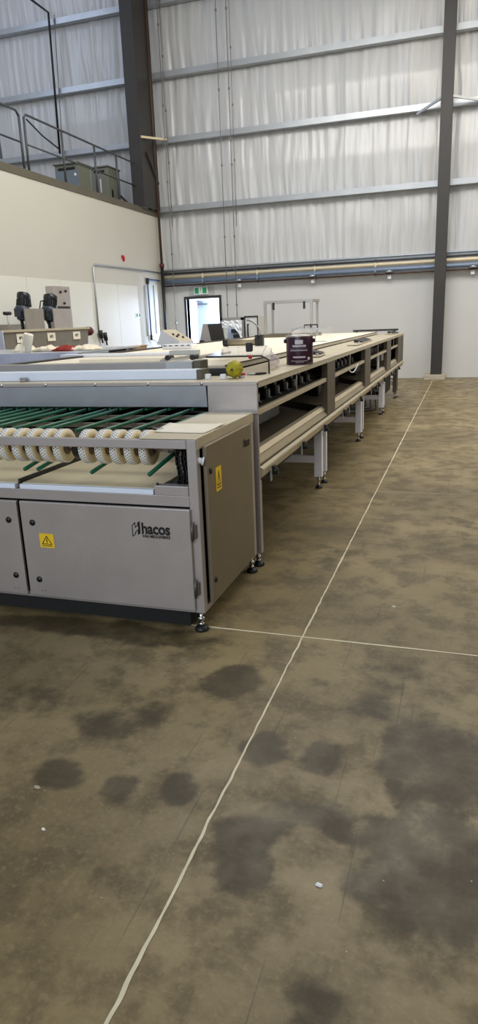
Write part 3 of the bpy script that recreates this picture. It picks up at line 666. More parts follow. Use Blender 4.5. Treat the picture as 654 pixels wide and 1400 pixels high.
# body: inner core, end panel, bay posts
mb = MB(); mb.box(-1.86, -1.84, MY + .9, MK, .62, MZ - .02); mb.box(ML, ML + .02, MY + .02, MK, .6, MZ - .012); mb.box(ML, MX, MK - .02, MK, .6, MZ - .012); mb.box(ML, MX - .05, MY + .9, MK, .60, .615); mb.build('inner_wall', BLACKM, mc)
posts = ((6.50, 6.90), (9.12, 9.66), (11.77, 12.42), (13.78, MK))
for a, b in posts:
    mb = MB(); mb.box(MX - .02, MX - .004, a, b, .66, MZ - .04); mb.box(MX - .06, MX - .002, a - .02, a + .035, .68, MZ - .04); mb.box(MX - .06, MX - .02, b - .03, b, .68, MZ - .04); mb.build('bay_post', POSTM, mc, .003)
bays = ((MY + .03, 6.48), (6.90, 9.10), (9.66, 11.75), (12.42, 13.76))
# ledge: stepped profile along the whole side
y0 = MY + .021; LL = (0, MK - y0, 0)
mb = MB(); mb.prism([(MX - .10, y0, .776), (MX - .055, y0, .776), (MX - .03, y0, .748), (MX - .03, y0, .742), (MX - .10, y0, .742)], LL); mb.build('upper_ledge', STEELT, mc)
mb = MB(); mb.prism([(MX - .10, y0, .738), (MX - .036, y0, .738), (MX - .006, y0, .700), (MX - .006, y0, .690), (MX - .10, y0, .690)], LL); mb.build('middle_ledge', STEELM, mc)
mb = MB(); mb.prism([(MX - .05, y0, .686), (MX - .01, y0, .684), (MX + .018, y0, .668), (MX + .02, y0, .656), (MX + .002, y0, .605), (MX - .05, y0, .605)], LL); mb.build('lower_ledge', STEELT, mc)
mb = MB(); mb.prism([(MX - .012, y0, .6885), (MX - .002, y0, .6885), (MX - .002, y0, .6835), (MX - .012, y0, .6835)], LL); mb.build('dark_groove', RIDGE, mc)
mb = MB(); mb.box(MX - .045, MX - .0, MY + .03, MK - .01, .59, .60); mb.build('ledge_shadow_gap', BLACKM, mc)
# bay contents
for bi, (a, b) in enumerate(bays):
    mb = MB(); mb.box(MX - .05, MX - .012, a, b, 1.012, 1.048); mb.build('bay_shelf', STEELT, mc, .004)
    mb = MB(); mb.box(MX - .5, MX - .06, a, b, 1.03, 1.04); mb.box(MX - .28, MX - .26, a, b, 1.04, MZ - .013); mb.build('drive_tray', BLACKM, mc)
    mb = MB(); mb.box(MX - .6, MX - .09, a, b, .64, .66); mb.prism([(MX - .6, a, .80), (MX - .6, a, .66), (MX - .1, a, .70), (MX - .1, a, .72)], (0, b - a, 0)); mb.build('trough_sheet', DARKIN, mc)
    ym = (a + b) / 2
    mb = MB(); mb.cyl((MX - .03, ym, 1.046), (MX - .03, ym, MZ - .04), .007, 8); mb.build('stay_rod', STEEL, mc)
    if bi < 3:
        n = 8
        for k in range(n):
            y = a + .17 + (b - a - .4) * k / (n - 1)
            mb = MB(); mb.box(MX - .24, MX - .14, y - .06, y + .06, 1.04, 1.11); mb.box(MX - .22, MX - .16, y - .03, y + .05, 1.11, 1.14); u = mb.build('drive_unit', BLACK, mc, .004)
            mb = MB(); mb.box(MX - .139, MX - .13, y - .014, y + .016, 1.05, 1.10); mb.box(MX - .139, MX - .115, y - .014, y + .016, 1.046, 1.052); mb.build('clip', GALV, u)
    if bi == 0:
        mb = MB(); k = 0; y = a + .02; P = []
        while y < 5.35: P.append((MX - .16, y, 1.205 if k % 2 else 1.17)); y += .032; k += 1
        mb.tube(P, .003, 5); mb.build('zigzag_spring', GALV, mc)
        mb = MB(); mb.box(MX - .29, MX - .28, a, 6.3, .905, 1.02); mb.build('inner_panel', STEELT, mc)
        mb = MB()
        for y in (4.62, 5.28): mb.box(MX - .28, MX - .274, y, y + .03, .955, .99)
        mb.build('panel_slot', BLACKM, mc)
        for k in range(26):
            y = a + .05 + k * .062; mb = MB(); mb.box(MX - .315, MX - .30, y, y + .022, .80, .905); mb.build('belt_rib', GALV if k > 12 else DARKIN, mc)
    if bi in (1, 2):
        mb = MB(); mb.box(MX - .4, MX - .3, a + .6, b - .3, .76, .95); mb.build('gear_housing', BLACK, mc, .01)
    if bi == 1:
        P = []
        for k in range(13): t_ = k / 12; P.append((MX - .01, 7.75 + .75 * t_, 1.04 - .07 * math.sin(PI * t_)))
        mb = MB(); mb.tube(P, .007, 6); mb.build('loose_cable', WHITEPL, mc)
    if bi == 2:
        for y in (a + .05, ym + .15):
            mb = MB(); mb.box(MX - .06, MX - .03, y, y + .04, .80, 1.02); mb.build('strut', WHITEPL, mc, .003)
    if bi == 3:
        mb = MB(); mb.box(MX - .3, MX - .2, a + .3, a + .7, .8, 1.0); mb.build('gear_housing', GALV, mc, .01)
# toggle clamps under the ledge
first = None
for y in (4.38, 5.32, 6.22, 7.3, 7.75, 8.55, 9.7, 10.4, 11.2, 12.3, 13.0, 13.7):
    if first is None:
        mb = MB(); mb.box(MX + .002, MX + .035, y, y + .05, .60, .635); mb.box(MX + .01, MX + .05, y + .012, y + .04, .575, .612); mb.cyl((MX + .03, y - .015, .60), (MX + .03, y + .07, .60), .012, 8); c = mb.build('toggle_clamp', BLACK, mc, .002)
        mb = MB(); mb.box(MX + .008, MX + .016, y - .045, y - .012, .54, .625); mb.build('catch_tab', GALV, c, .002); first = c; y0 = y
    else: dup_part(first, (0, y - y0, 0), mc)
# legs with braces
for yl in (6.30, 8.93, 11.5, 13.85):
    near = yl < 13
    for xx, dy, w in ((MX - .07, 0, .075), (MX - .05, .25, .05)):
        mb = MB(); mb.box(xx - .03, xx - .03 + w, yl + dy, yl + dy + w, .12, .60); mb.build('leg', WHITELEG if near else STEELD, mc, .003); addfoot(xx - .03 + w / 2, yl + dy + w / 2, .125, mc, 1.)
    mb = MB(); mb.box(-2.62, MX - .1, yl + .01, yl + .06, .255, .325); mb.build('cross_brace', WHITELEG, mc, .003)
    mb = MB(); mb.box(-2.62, MX - .08, yl + .27, yl + .29, .36, .38); mb.build('thin_brace', GALV, mc)
    mb = MB(); mb.box(-2.70, -2.62, yl, yl + .075, .12, .60); mb.build('leg', WHITELEG, mc, .003); addfoot(-2.66, yl + .037, .125, mc)
    mb = MB(); mb.box(ML + .05, ML + .13, yl, yl + .075, .12, .60); mb.build('leg', WHITELEG, mc, .003); addfoot(ML + .09, yl + .037, .125, mc)
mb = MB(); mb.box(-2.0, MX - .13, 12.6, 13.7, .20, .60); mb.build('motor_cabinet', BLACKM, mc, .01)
for k in range(4):
    x = -1.45 - .12 * k; mb = MB(); mb.tube([(x, 12.4 + .2 * k, .6), (x - .03, 12.2 + .2 * k, .3), (x + .02, 12.0 + .25 * k, .02), (x - .3, 11.7 + .2 * k, .012)], .012, 6); mb.build('hanging_cable', BLACK, mc)

# things on the conveyor top ------------------------------------------------
T = MZ + .001
def topx(px, py, z=T): return at(px, py, 'z', z)
# white guide box and aluminium bar across the front
g = thing('guide_box', 'white guide box lying across the front edge of the conveyor top', 'guide rail', (-2.6, 4.3, T))
xe = topx(272, 518)[0]
mb = MB(); mb.box(ML, xe, 4.30, 4.44, T, T + .062); mb.build('box_body', DAYLITWH, g, .004)
mb = MB(); mb.box(xe, xe + .035, 4.29, 4.45, T, T + .064); mb.build('end_cap', OLIVE, g, .003)
for px, z_ in ((285, .035), (305.5, .034)):
    p = topx(px, 518.5); tt = tag(center(MB().box(p.x - .018, p.x + .018, p.y - .015, p.y + .015, T, T + z_).build('plastic_block', WHITEPL, None, .004), (p.x, p.y, T)), 'small white plastic block at the right end of the guide box' if px < 300 else 'small cream plastic block just left of the yellow-green ball', 'block')
p = topx(6, 519, T); tag(center(MB().box(-3.06, -3.02, 4.24, 4.28, T, T + .03).build('plastic_block', ALU, None, .003), (-3.04, 4.26, T)), 'small grey block on the front edge at the far left', 'block')
a = thing('aluminium_bar', 'grey aluminium bar with a bracket behind the white guide box', 'guide rail', (-2.6, 4.62, T))
yb_ = 4.62; xb1 = at(229, 503, 'y', yb_)[0]; xb2 = at(265, 503, 'y', yb_)[0]
mb = MB(); mb.box(ML, xb1, yb_, yb_ + .16, T, T + .095); mb.build('profile', ALU, a, .004)
mb = MB(); mb.box(xb1, xb2, yb_ - .03, yb_ + .17, T, T + .1); mb.cyl((xb1 + .03, yb_ - .03, T + .03), (xb1 + .03, yb_ - .045, T + .03), .01, 8); mb.build('bracket', GALV, a, .004)
mb = MB(); mb.box(xb2, xb2 + .055, yb_ - .01, yb_ + .15, T, T + .105); mb.build('end_cap', OLIVE, a, .003)
mb = MB(); mb.box(xb2 + .055, xb2 + .30, yb_ - .03, yb_ + .03, T, T + .05); mb.build('slot_block', BLACK, a, .003)
# scraper / cross conveyor frames further back
c3 = thing('belt_tensioner', 'cream topped cross frame with scissor arms lying behind the aluminium bar', 'conveyor frame', (-3.2, 5.3, T + .05))
y3 = 5.45; xe3 = at(222, 494, 'y', y3)[0]; xe4 = at(262, 490, 'y', y3)[0]
mb = MB(); mb.box(at(108, 494, 'y', y3)[0], xe3, y3, y3 + .45, T + .046, T + .085); mb.build('cream_panel', CREAMBELT, c3, .003)
for k, (dx, dz, dx2, dz2) in enumerate(((0, .05, .30, .10), (.12, .05, .42, .10), (.30, .06, .55, .11))):
    mb = MB(); mb.bar((xe3 - .02 + dx, y3 + .05 * k, T + dz + .01), (xe3 + dx2, y3 + .12 + .05 * k, T + dz2), .04, .018); mb.build('scissor_arm', ALU if k != 1 else STEELT, c3)
for dx in (.05, .28):
    mb = MB(); mb.cyl((xe3 + dx, y3 - .01, T + .085), (xe3 + dx, y3 + .1, T + .085), .022, 12); mb.build('pivot', BLACK, c3)
c4 = thing('cross_beam', 'pale metal cross beam spanning the conveyor in front of the console', 'beam', (-3.4, 6.7, T))
y4 = 6.75; xf = at(268, 482, 'y', y4)[0]; zt4 = (at(130, 485, 'y', y4)[2] + at(260, 480, 'y', y4)[2]) / 2
mb = MB(); mb.box(-4.3, xf - .3, y4, y4 + .12, T + .046, zt4); mb.build('beam_body', WHITEP, c4, .004)
mb = MB(); mb.box(xf - .3, xf, y4 - .01, y4 + .13, T + .046, zt4 + .015); mb.build('beam_sleeve', GALV, c4, .004)
# yellow-green ball
p = topx(319, 517.5); rb = .058
mb = MB(); n1, n2 = 40, 24; vs = []; fs = []
for j in range(n2 + 1):
    ph = PI * j / n2
    for i in range(n1):
        th = 2 * PI * i / n1; r = rb * (1 - .05 * (math.cos(th * 8) < -.75) * math.sin(ph)); vs.append((p.x + r * math.sin(ph) * math.cos(th), p.y - .02 + rb + r * math.cos(ph) * -1 * .999 - 0, T + rb + r * math.sin(ph) * math.sin(th)))
for j in range(n2):
    for i in range(n1): fs.append((j * n1 + i, j * n1 + (i + 1) % n1, (j + 1) * n1 + (i + 1) % n1, (j + 1) * n1 + i))
mb.add(vs, fs, True)
BALL = mat('yellow_green_rind', (168, 158, 32), .6, 0, .5, 26, (1, 1, 1), .5, 40)
b_ = thing('ball', 'round yellow-green ball on the front corner of the conveyor top', 'ball', (p.x, p.y, T))
mb.build('rind', BALL, b_)
mb = MB(); mb.lathe((p.x + .0, p.y - .02 + .002, T + rb), [(0, -.003), (.008, -.002), (.011, .002)], 10, 'y'); mb.build('dark_eye', BLACK, b_)
# red tape roll and pliers
p = topx(331, 516); r_ = thing('tape_roll', 'small red and white tape roll right of the yellow-green ball', 'tape', (p.x, p.y, T))
mb = MB(); mb.lathe((p.x, p.y, T), [(.010, 0), (.022, 0), (.022, .016), (.010, .016), (.010, 0)], 18); mb.build('roll', LABELW, r_)
mb = MB(); mb.lathe((p.x, p.y, T + .016), [(.008, 0), (.024, 0), (.024, .012), (.008, .012), (.008, 0)], 18); mb.build('cap', REDP, r_)
p0, p1 = topx(338, 514), topx(362, 511.5); pl = thing('pliers', 'pliers with dark handles lying on the conveyor corner', 'pliers', (p0.x, p0.y, T))
d = (p1 - p0); n = Vector((-d.y, d.x, 0)).normalized() * .014; o_ = Vector((0, 0, .008))
mb = MB(); mb.tube([p0 + o_, p0 + d * .35 + o_ + n * .3, p0 + d * .45 + o_], [.004, .008, .009], 8); mb.build('jaws', GALV, pl)
for s_ in (-1, 1):
    mb = MB(); mb.tube([p0 + d * .42 + o_, p0 + d * .6 + o_ + n * s_ * .9, p1 + o_ + n * s_], [.006, .008, .007], 8); mb.build('handle', BLACK, pl)
# acrylic guard near
yg = 4.70; gq = [at(368, 508, 'y', yg), at(368, 492, 'y', yg), at(358, 486.5, 'y', yg), at(304, 488, 'y', yg), at(282, 487.5, 'y', yg)]
prof = [Vector((q.x, yg, max(q.z, T))) for q in gq]; prof[0].z = T; prof[0].x = prof[1].x; prof[3].z = prof[2].z; prof[4].z = prof[2].z
gd = thing('acrylic_guard', 'clear acrylic tunnel guard with dark front edge beside the paint can', 'guard', (prof[1].x, yg, T))
DV = Vector((-.50, 1.9, 0)); th_ = .006
mb = MB()
for a, b in zip(prof[:-2], prof[1:-1]):
    d = (b - a).normalized(); n = Vector((-d.z, 0, d.x)) * th_
    mb.prism([a, b, b + n, a + n], DV)
mb.build('clear_panel', ACRYL, gd)
mb = MB(); a, b = prof[-2], prof[-1]; mb.prism([a, b, b + Vector((0, 0, -th_)), a + Vector((0, 0, -th_))], DV); mb.build('clear_panel', ACRYL, gd)
mb = MB(); mb.tube([q + Vector((0, -.004, 0)) for q in prof], .0065, 6); mb.build('front_edge', RIDGE, gd)
for q in (prof[1], prof[2]):
    mb = MB(); mb.tube([q, q + DV], .003, 5); mb.build('fold_line', GALV, gd)
mb = MB(); n = 10; k = 8; vs = []; fs = []
for j in range(k + 1):
    for i in range(n + 1):
        u, v = .12 + .45 * i / n, j / k; q = Vector((prof[0].x, yg, T)) + DV * u
        bul = .075 * math.sin(PI * i / n) ** .7 * math.sin(PI * min(1, .15 + .85 * v)) ** .8 if 0 < i < n else 0
        vs.append((q.x + .004 + bul, q.y, T + .001 + .115 * v))
for j in range(k):
    for i in range(n): fs.append((j * (n + 1) + i, j * (n + 1) + i + 1, (j + 1) * (n + 1) + i + 1, (j + 1) * (n + 1) + i))
mb.add(vs, fs, True)
mb.build('curved_end', ACRYLP, gd)
p = at(343, 488, 'y', yg - .02); mb = MB(); mb.lathe((p.x, yg - .03, p.z), [(0, -.012), (.013, -.01), (.015, .0), (.009, .012), (0, .012)], 14, 'y'); mb.box(p.x - .006, p.x + .006, yg - .03, yg, p.z - .002, p.z + .012); mb.build('red_knob', REDP, gd)
zt_ = prof[2].z + .008
p = at(340, 481, 'z', zt_); bk = tag(center(MB().box(p.x - .018, p.x + .03, p.y - .02, p.y + .03, zt_, zt_ + .07).build('black_block', BLACK, None, .008), (p.x, p.y, zt_)), 'black block standing on top of the clear acrylic guard', 'block')
# paint can
p = topx(407.2, 498.5); wpx = (topx(424, 498.5) - topx(390.5, 498.5)).length
rc = wpx / 2 * .98; pc = Vector((p.x - .002, p.y + rc * .8, T)); hc = 2.12 * rc
can = thing('paint_can', 'dark maroon paint can with wire handle on the conveyor edge', 'paint can', pc)
mb = MB(); mb.lathe(pc, [(0, .0), (rc * .98, .0), (rc, .004), (rc, hc * .93), (rc * .99, hc * .94)], 40); mb.build('can_body', CANMAT, can)
mb = MB(); mb.lathe(pc, [(rc * .985, hc * .93), (rc * 1.02, hc * .945), (rc * 1.02, hc * .985), (rc * .97, hc), (rc * .9, hc * .985), (rc * .88, hc * .965), (0, hc * .965)], 40); mb.build('lid', CANMET, can)
mb = MB(); mb.lathe(pc, [(rc, .001), (rc * 1.025, .003), (rc * 1.025, .010), (rc, .012)], 40); mb.build('bottom_seam', CANMAT, can)
tocam = math.atan2(-pc.y, -pc.x)
def canq(mb, u0, u1, v0, v1, r=1.004, n=8):
    for k in range(n):
        a, b = u0 + (u1 - u0) * k / n, u0 + (u1 - u0) * (k + 1) / n
        q = lambda u, v: Vector((pc.x + rc * r * math.cos(tocam + u), pc.y + rc * r * math.sin(tocam + u), T + hc * v))
        mb.quad(q(a, v0), q(b, v0), q(b, v1), q(a, v1))
mb = MB(); random.seed(3)
for (u0, u1, v0, v1) in ((-.55, .5, .60, .67), (-.75, .6, .47, .495), (-.5, .45, .23, .285), (-.7, .65, .12, .135), (-.3, .3, .08, .09), (-.75, .6, .53, .537)):
    u = u0
    while u < u1: 
        w_ = random.uniform(.04, .1); canq(mb, u, min(u + w_, u1), v0, v1, 1.004, 1); u += w_ + .02
canq(mb, -.35, .25, .70, .84, 1.004); canq(mb, .62, .85, .16, .25, 1.004, 3)
mb.build('label_print', LABELW, can)
perp = Vector((-math.sin(tocam), math.cos(tocam), 0))
for s_ in (-1, 1):
    mb = MB(); q = pc + perp * s_ * rc + Vector((0, 0, hc * .8)); mb.tube([q, q + perp * s_ * .02], [.018, .014], 12); mb.build('handle_ear', CANMAT, can)
P = []
for k in range(15):
    t_ = PI * k / 14; P.append(pc + perp * (math.cos(t_) * (rc + .015)) + Vector((0, 0, hc * .8 + math.sin(t_) * hc * .48)) + Vector((.03 * math.sin(t_), .06 * math.sin(t_), 0)))
mb = MB(); mb.tube(P, .003, 6); mb.build('wire_handle', GALV, can)
# triangular bracket behind the can, flap units on the strip
def flap(label, pa, pb, h, name='hinged_flap'):
    a, b = topx(*pa), topx(*pb); t = thing(name, label, 'bracket', a)
    w = .16; d = (b - a)
    mb = MB(); mb.bar(a + Vector((0, 0, .012)), b + Vector((0, 0, .012)), w * .9, .012); mb.build('plate', STEELT, t, .002)
    mb = MB(); q0 = a + d * .35; q1 = a + d * .95; mb.prism([q0 + Vector((-.06, 0, .02)), q0 + Vector((.06, 0, .02)), q0 + Vector((.06, 0, .03)), q0 + Vector((-.06, 0, .06))], (q1 - q0)); mb.build('black_wedge', BLACK, t)
    mb = MB(); mb.bar(a + d * .1 + Vector((.05, 0, .022)), a + d * .6 + Vector((-.02, 0, .03)), .02, .012); mb.build('lever', STEEL, t)
    return t
flap('sharp black bracket just right of the paint can', (428, 489), (436, 485), .05)
flap('hinged flap with black wedge on the strip above the second bay post', (482, 473), (503, 466), .05)
flap('hinged flap with black wedge at the far end of the strip', (530, 457.5), (542, 456.5), .05)
zf = T + .07
a, b = at(483, 453.5, 'y', MK - .35), at(545, 449.5, 'y', MK - .35)
mb = MB(); zb_ = (a.z + b.z) / 2; mb.box(a.x, b.x, MK - .37, MK - .33, zb_ - .02, zb_ + .02); mb.box(a.x + .05, a.x + .1, MK - .36, MK - .34, T + .046, zb_ - .02); mb.box(b.x - .1, b.x - .05, MK - .36, MK - .34, T, zb_ - .02)
tag(center(mb.build('end_bar', RIDGE, None, .003), ((a.x + b.x) / 2, MK - .35, T)), 'dark end bar across the far end of the conveyor top', 'bar')
# roller with black end blocks
YR = 8.6; BT = MZ + .046
a, b = at(312, 467.5, 'y', YR), at(350, 464.5, 'y', YR); zr = BT + .055
rr = thing('roller_bar', 'beige roller bar lying across the belt left of the aluminium portal frame', 'roller', ((a.x + b.x) / 2, YR, BT))
mb = MB(); mb.cyl((a.x, YR, zr), (b.x + .05, YR, zr), .045, 16); mb.build('roller', STEELM, rr)
mb = MB(); mb.cyl((a.x - .06, YR, zr), (a.x, YR, zr), .05, 16); mb.build('dark_end', BLACK, rr)
for px in (352.5, 358):
    q = at(px, 466, 'y', YR); mb = MB(); mb.box(q.x - .022, q.x + .022, YR - .05, YR + .05, BT, BT + .14); mb.build('end_block', BLACK, rr, .006)
# aluminium portal frame with clear box
ya_ = 12.6; zb0 = BT
fl0, fr0 = at(361, 440, 'y', ya_)[0], at(424, 440, 'y', ya_)[0]; zt0 = (at(361, 415, 'y', ya_)[2] + at(424, 412.5, 'y', ya_)[2]) / 2
yb2 = ya_ + .55
pf = thing('portal_frame', 'tall open aluminium portal frame standing across the far belt', 'frame', ((fl0 + fr0) / 2, ya_, zb0))
for x in (fl0, fr0):
    for y in (ya_, yb2):
        mb = MB(); mb.box(x, x + (.05 if y == ya_ else .04), y, y + .04, zb0, zt0); mb.build('upright', ALU, pf, .004)
for y in (ya_, yb2):
    mb = MB(); mb.box(fl0, fr0 + .06, y, y + .05, zt0 - .001, zt0 + .05); mb.build('top_bar', ALU, pf, .004)
    mb = MB(); mb.box(fl0 - .05, fr0 + .1, y - .01, y + .06, zb0, zb0 + .06); mb.build('base_bar', STEELD, pf, .004)
for x in (fl0, fr0):
    mb = MB(); mb.box(x, x + .05, ya_ + .05, yb2, zt0, zt0 + .05); mb.box(x, x + .05, ya_ + .05, yb2, zb0, zb0 + .05); mb.build('side_bar', ALU, pf, .004)
for t_ in (.2, .86):
    x = fl0 + (fr0 - fl0) * t_; mb = MB(); mb.box(x, x + .04, ya_ - .02, ya_, zt0 - .12, zt0 + .01); mb.build('latch', BLACK, pf, .004)
yc = 9.6; ca, cb = at(399, 460, 'y', yc)[0], at(447, 456, 'y', yc)[0]; zc1 = at(420, 449.5, 'y', yc)[2]
cv = thing('clear_cover', 'clear acrylic cover box with black handles behind the paint can', 'cover', ((ca + cb) / 2, yc, BT))
mb = MB(); mb.box(ca, cb, yc, yc + .006, BT, zc1); mb.box(ca, ca + .006, yc + .006, yc + .5, BT, zc1); mb.box(cb - .006, cb, yc + .006, yc + .5, BT, zc1); mb.box(ca, cb, yc, yc + .5, zc1, zc1 + .006); mb.build('clear_panel', ACRYLC, cv)
mb = MB(); mb.box(ca, cb, yc - .004, yc, zc1 - .008, zc1 + .008); mb.box(ca, cb, yc - .004, yc, BT, BT + .01); mb.build('edge_trim', GALV, cv)
for px in (419, 427.5):
    q = at(px, 449, 'y', yc); z = zc1 + .006
    mb = MB(); mb.tube([(q.x - .05, yc + .1, z), (q.x - .05, yc + .1, z + .045), (q.x + .05, yc + .1, z + .045), (q.x + .05, yc + .1, z)], .009, 8); mb.build('cover_handle', BLACK, cv)
# paper on the infeed module
Zp = ZTOP + .0055
qs = [at(*q, 'z', Zp) for q in ((211, 591), (232, 579.5), (309, 580.5), (279, 592.5))]
mb = MB(); n = 10; vs = []
for k, dz in ((0, 0), (1, .003)):
    for j in range(n + 1):
        for i in range(n + 1):
            u, v = i / n, j / n; p = (qs[0] * (1 - u) + qs[3] * u) * (1 - v) + (qs[1] * (1 - u) + qs[2] * u) * v
            c = .012 * max(0, u - .8) / .2 * max(0, v - .3) + .004 * max(0, .15 - u) / .15 + .002 * noise.noise(Vector((u * 3, v * 3, 2)))
            vs.append(p + Vector((0, 0, max(c, 0) + dz + .0005)))
m_ = (n + 1) ** 2; fs = []
for k in (0, 1):
    for j in range(n):
        for i in range(n): fs.append(tuple(k * m_ + q for q in (j * (n + 1) + i, j * (n + 1) + i + 1, (j + 1) * (n + 1) + i + 1, (j + 1) * (n + 1) + i)))
for e in ([i for i in range(n + 1)], [n * (n + 1) + i for i in range(n + 1)], [j * (n + 1) for j in range(n + 1)], [j * (n + 1) + n for j in range(n + 1)]):
    for a, b in zip(e[:-1], e[1:]): fs.append((a, b, m_ + b, m_ + a))
mb.add(vs, fs, True)
pp = thing('paper_sheets', 'stack of white paper sheets lying on the infeed module top plate', 'paper', qs[0])
mb.build('sheets', PAPER, pp)
mb = MB(); a = qs[0].lerp(qs[1], .3); mb.tube([a + Vector((-.045, .02, .006)), a + Vector((-.01, -.01, .008)), a + Vector((.03, -.015, .012))], .003, 6); mb.build('clip_wire', GALV, pp)

# ------------------------------------------------------------------ bench with rags at the left
YBn = 6.9
xbr = at(118, 490, 'y', YBn)[0]; zbt = at(60, 482.5, 'y', YBn)[2]
xbr = min(xbr, ML - .06)
bn = thing('stainless_bench', 'stainless bench with deep bluish apron left of the long conveyor', 'bench', (-5.6, 7.8, 0))
mb = MB(); mb.box(-7.2, xbr, YBn, YBn + 1.6, zbt - .02, zbt); mb.build('bench_top', STEELB, bn, .003)
mb = MB(); mb.box(-7.2, xbr, YBn - .012, YBn, zbt - .17, zbt); mb.build('apron', BLUESH, bn, .003)
for x in (-7.1, xbr - .1):
    for y in (YBn + .1, YBn + 1.45): mb = MB(); mb.box(x, x + .05, y, y + .05, .001, zbt - .02); mb.build('leg', STEEL, bn)
zt = zbt + .001
# paper towel roll, leaning
a = at(30, 497, 'y', YBn - .06); a = Vector((at(27, 489, 'y', YBn - .03).x, YBn + .12, zt)); b_ = at(39.5, 458, 'y', YBn + .12)
ax = Vector((b_.x - at(36, 482, 'y', YBn + .12).x, 0, b_.z - zt)); a = Vector((at(36, 482, 'y', YBn + .12).x, YBn + .12, zt + .012)); L_ = ax.length; axn = ax.normalized()
pt = thing('paper_towel_roll', 'white paper towel roll standing on the left bench', 'paper towel', a)
rt = .055
mb = MB(); mb.tube([a, a + axn * L_ * .98, a + axn * L_], [rt, rt, rt * .97], 24); mb.build('roll', PAPER, pt)
mb = MB(); mb.cyl(a + axn * (L_ - .002), a + axn * (L_ + .001), .02, 14); mb.build('core', CARD, pt)
mb = MB(); s0 = a + Vector((-rt, -.02, .01)); mb.prism([s0 + Vector((.02, 0, .1)), s0 + Vector((.02, 0, 0)), s0 + Vector((-.02, -.10, -.012)), s0 + Vector((-.015, -.10, .01)), s0 + Vector((.01, -.03, .06))], (.07, .0, 0)); mb.build('loose_sheet', PAPER, pt)
def rag(label, pl, pr, y, h, m, seed, grp=None):
    x0, x1 = at(*pl, 'y', y)[0], at(*pr, 'y', y)[0]; mb = MB(); n, k = 26, 10; vs = []; fs = []
    for j in range(k + 1):
        for i in range(n + 1):
            u, v = i / n, j / k; e = (math.sin(PI * u) ** .5) * (math.sin(PI * v) ** .6) if 0 < u < 1 and 0 < v < 1 else 0
            z = zt + .003 + h * e * (.65 + .7 * noise.noise(Vector((u * 7, v * 4, seed))))
            vs.append((x0 + (x1 - x0) * u, y + .28 * v + .04 * noise.noise(Vector((u * 4, v, seed + 5))), max(z, zt + .002)))
    for j in range(k):
        for i in range(n): fs.append((j * (n + 1) + i, j * (n + 1) + i + 1, (j + 1) * (n + 1) + i + 1, (j + 1) * (n + 1) + i))
    mb.add(vs, fs, True); o = mb.build('rag', m); sd = o.modifiers.new('thick', 'SOLIDIFY'); sd.thickness = .004; sd.offset = 1
    return tag(center(o, ((x0 + x1) / 2, y + .14, zt)), label, 'rag', grp)
rag('crumpled cream rag at the left end of the bench, left of the towel roll', (14, 480), (36, 480), YBn + .35, 00.112, CLOTH, 1)
rag('crumpled cream rag right of the paper towel roll', (42, 480), (75, 480), YBn + .4, 00.079, CLOTH, 2)
rag('dark red rag among the cream rags on the left bench', (70, 480), (96, 480), YBn + .35, 00.079, REDC, 3)
rag('pale rag with dark mark right of the red rag', (92, 480), (126, 480), YBn + .42, 00.075, CLOTH, 4)
# flat pieces right of rags (on a second low table)
YS = 9.2; xs0, xs1 = at(105, 485, 'y', YS)[0], at(190, 485, 'y', YS)[0]; zs_ = at(150, 484, 'y', YS)[2]
tb = thing('side_table', 'low dark side table behind the bench holding boxes', 'table', ((xs0 + xs1) / 2, YS + .4, 0))
mb = MB(); mb.box(xs0, xs1, YS, YS + .8, zs_ - .04, zs_); mb.build('table_top', STEELD, tb, .003)
for x in (xs0 + .03, xs1 - .08):
    for y in (YS + .05, YS + .7): mb = MB(); mb.box(x, x + .05, y, y + .05, .001, zs_ - .04); mb.build('leg', STEELD, tb)
def sbox(name, label, cat, pa, pb, y, dpt, m, lid=None):
    a, b = at(*pa, 'y', y), at(*pb, 'y', y); t = thing(name, label, cat, ((a.x + b.x) / 2, y, zs_))
    mb = MB(); mb.box(a.x, b.x, y, y + dpt, zs_ + .001, b.z); mb.build('body', m, t, .006)
    mb = MB(); mb.box(a.x - .01, b.x + .01, y - .012, y + dpt + .01, b.z, b.z + .012); mb.build('lid', lid or m, t, .003)
    return t
sbox('cardboard_box', 'brown cardboard box at the right end of the side table', 'box', (173, 484), (187, 474), YS + .1, .35, CARD)
sbox('black_tray', 'black flat tray left of the cardboard box', 'tray', (150, 484), (170, 477), YS + .1, .3, BLACK, BLACKM)
sbox('white_carton', 'white flat carton left of the black tray on the side table', 'box', (112, 484), (148, 476), YS + .1, .4, WHITEPL)

# ------------------------------------------------------------------ mixer trough with motors (far left)
XH = -7.0
def ax_(px, py, o=0.): return at(px, py, 'x', XH + o)
hy0, hy1 = ax_(4, 460)[1], ax_(122, 460)[1]; zht = (ax_(5, 455)[2] + ax_(122, 448.5)[2]) / 2
hp = thing('mixing_trough', 'long stainless mixing trough with two motors and white number cards', 'machine', (XH - .45, (hy0 + hy1) / 2, 0))
TROUGH = mat('trough_steel', (158, 153, 144), .42, .5, .10, 4)
mb = MB(); mb.prism([(XH, hy0, zht), (XH - .08, hy0, .95), (XH - .8, hy0, .95), (XH - .9, hy0, zht)], (0, hy1 - hy0, 0)); mb.build('trough_body', TROUGH, hp, .004)
mb = MB(); mb.box(XH - .01, XH + .025, hy0 - .02, hy1 + .02, zht - .01, zht + .03); mb.build('rim', STEELT, hp, .004)
mb = MB(); mb.box(XH - .93, XH - .9, hy0 - .02, hy1 + .02, zht - .01, zht + .03); mb.build('rim', STEELT, hp, .004)
p = at(36, 443, 'x', XH - .95); mb = MB(); mb.box(XH - .99, XH - .95, hy0 - 1.2, p.y, .95, p.z); mb.build('back_plate', TROUGH, hp, .003)
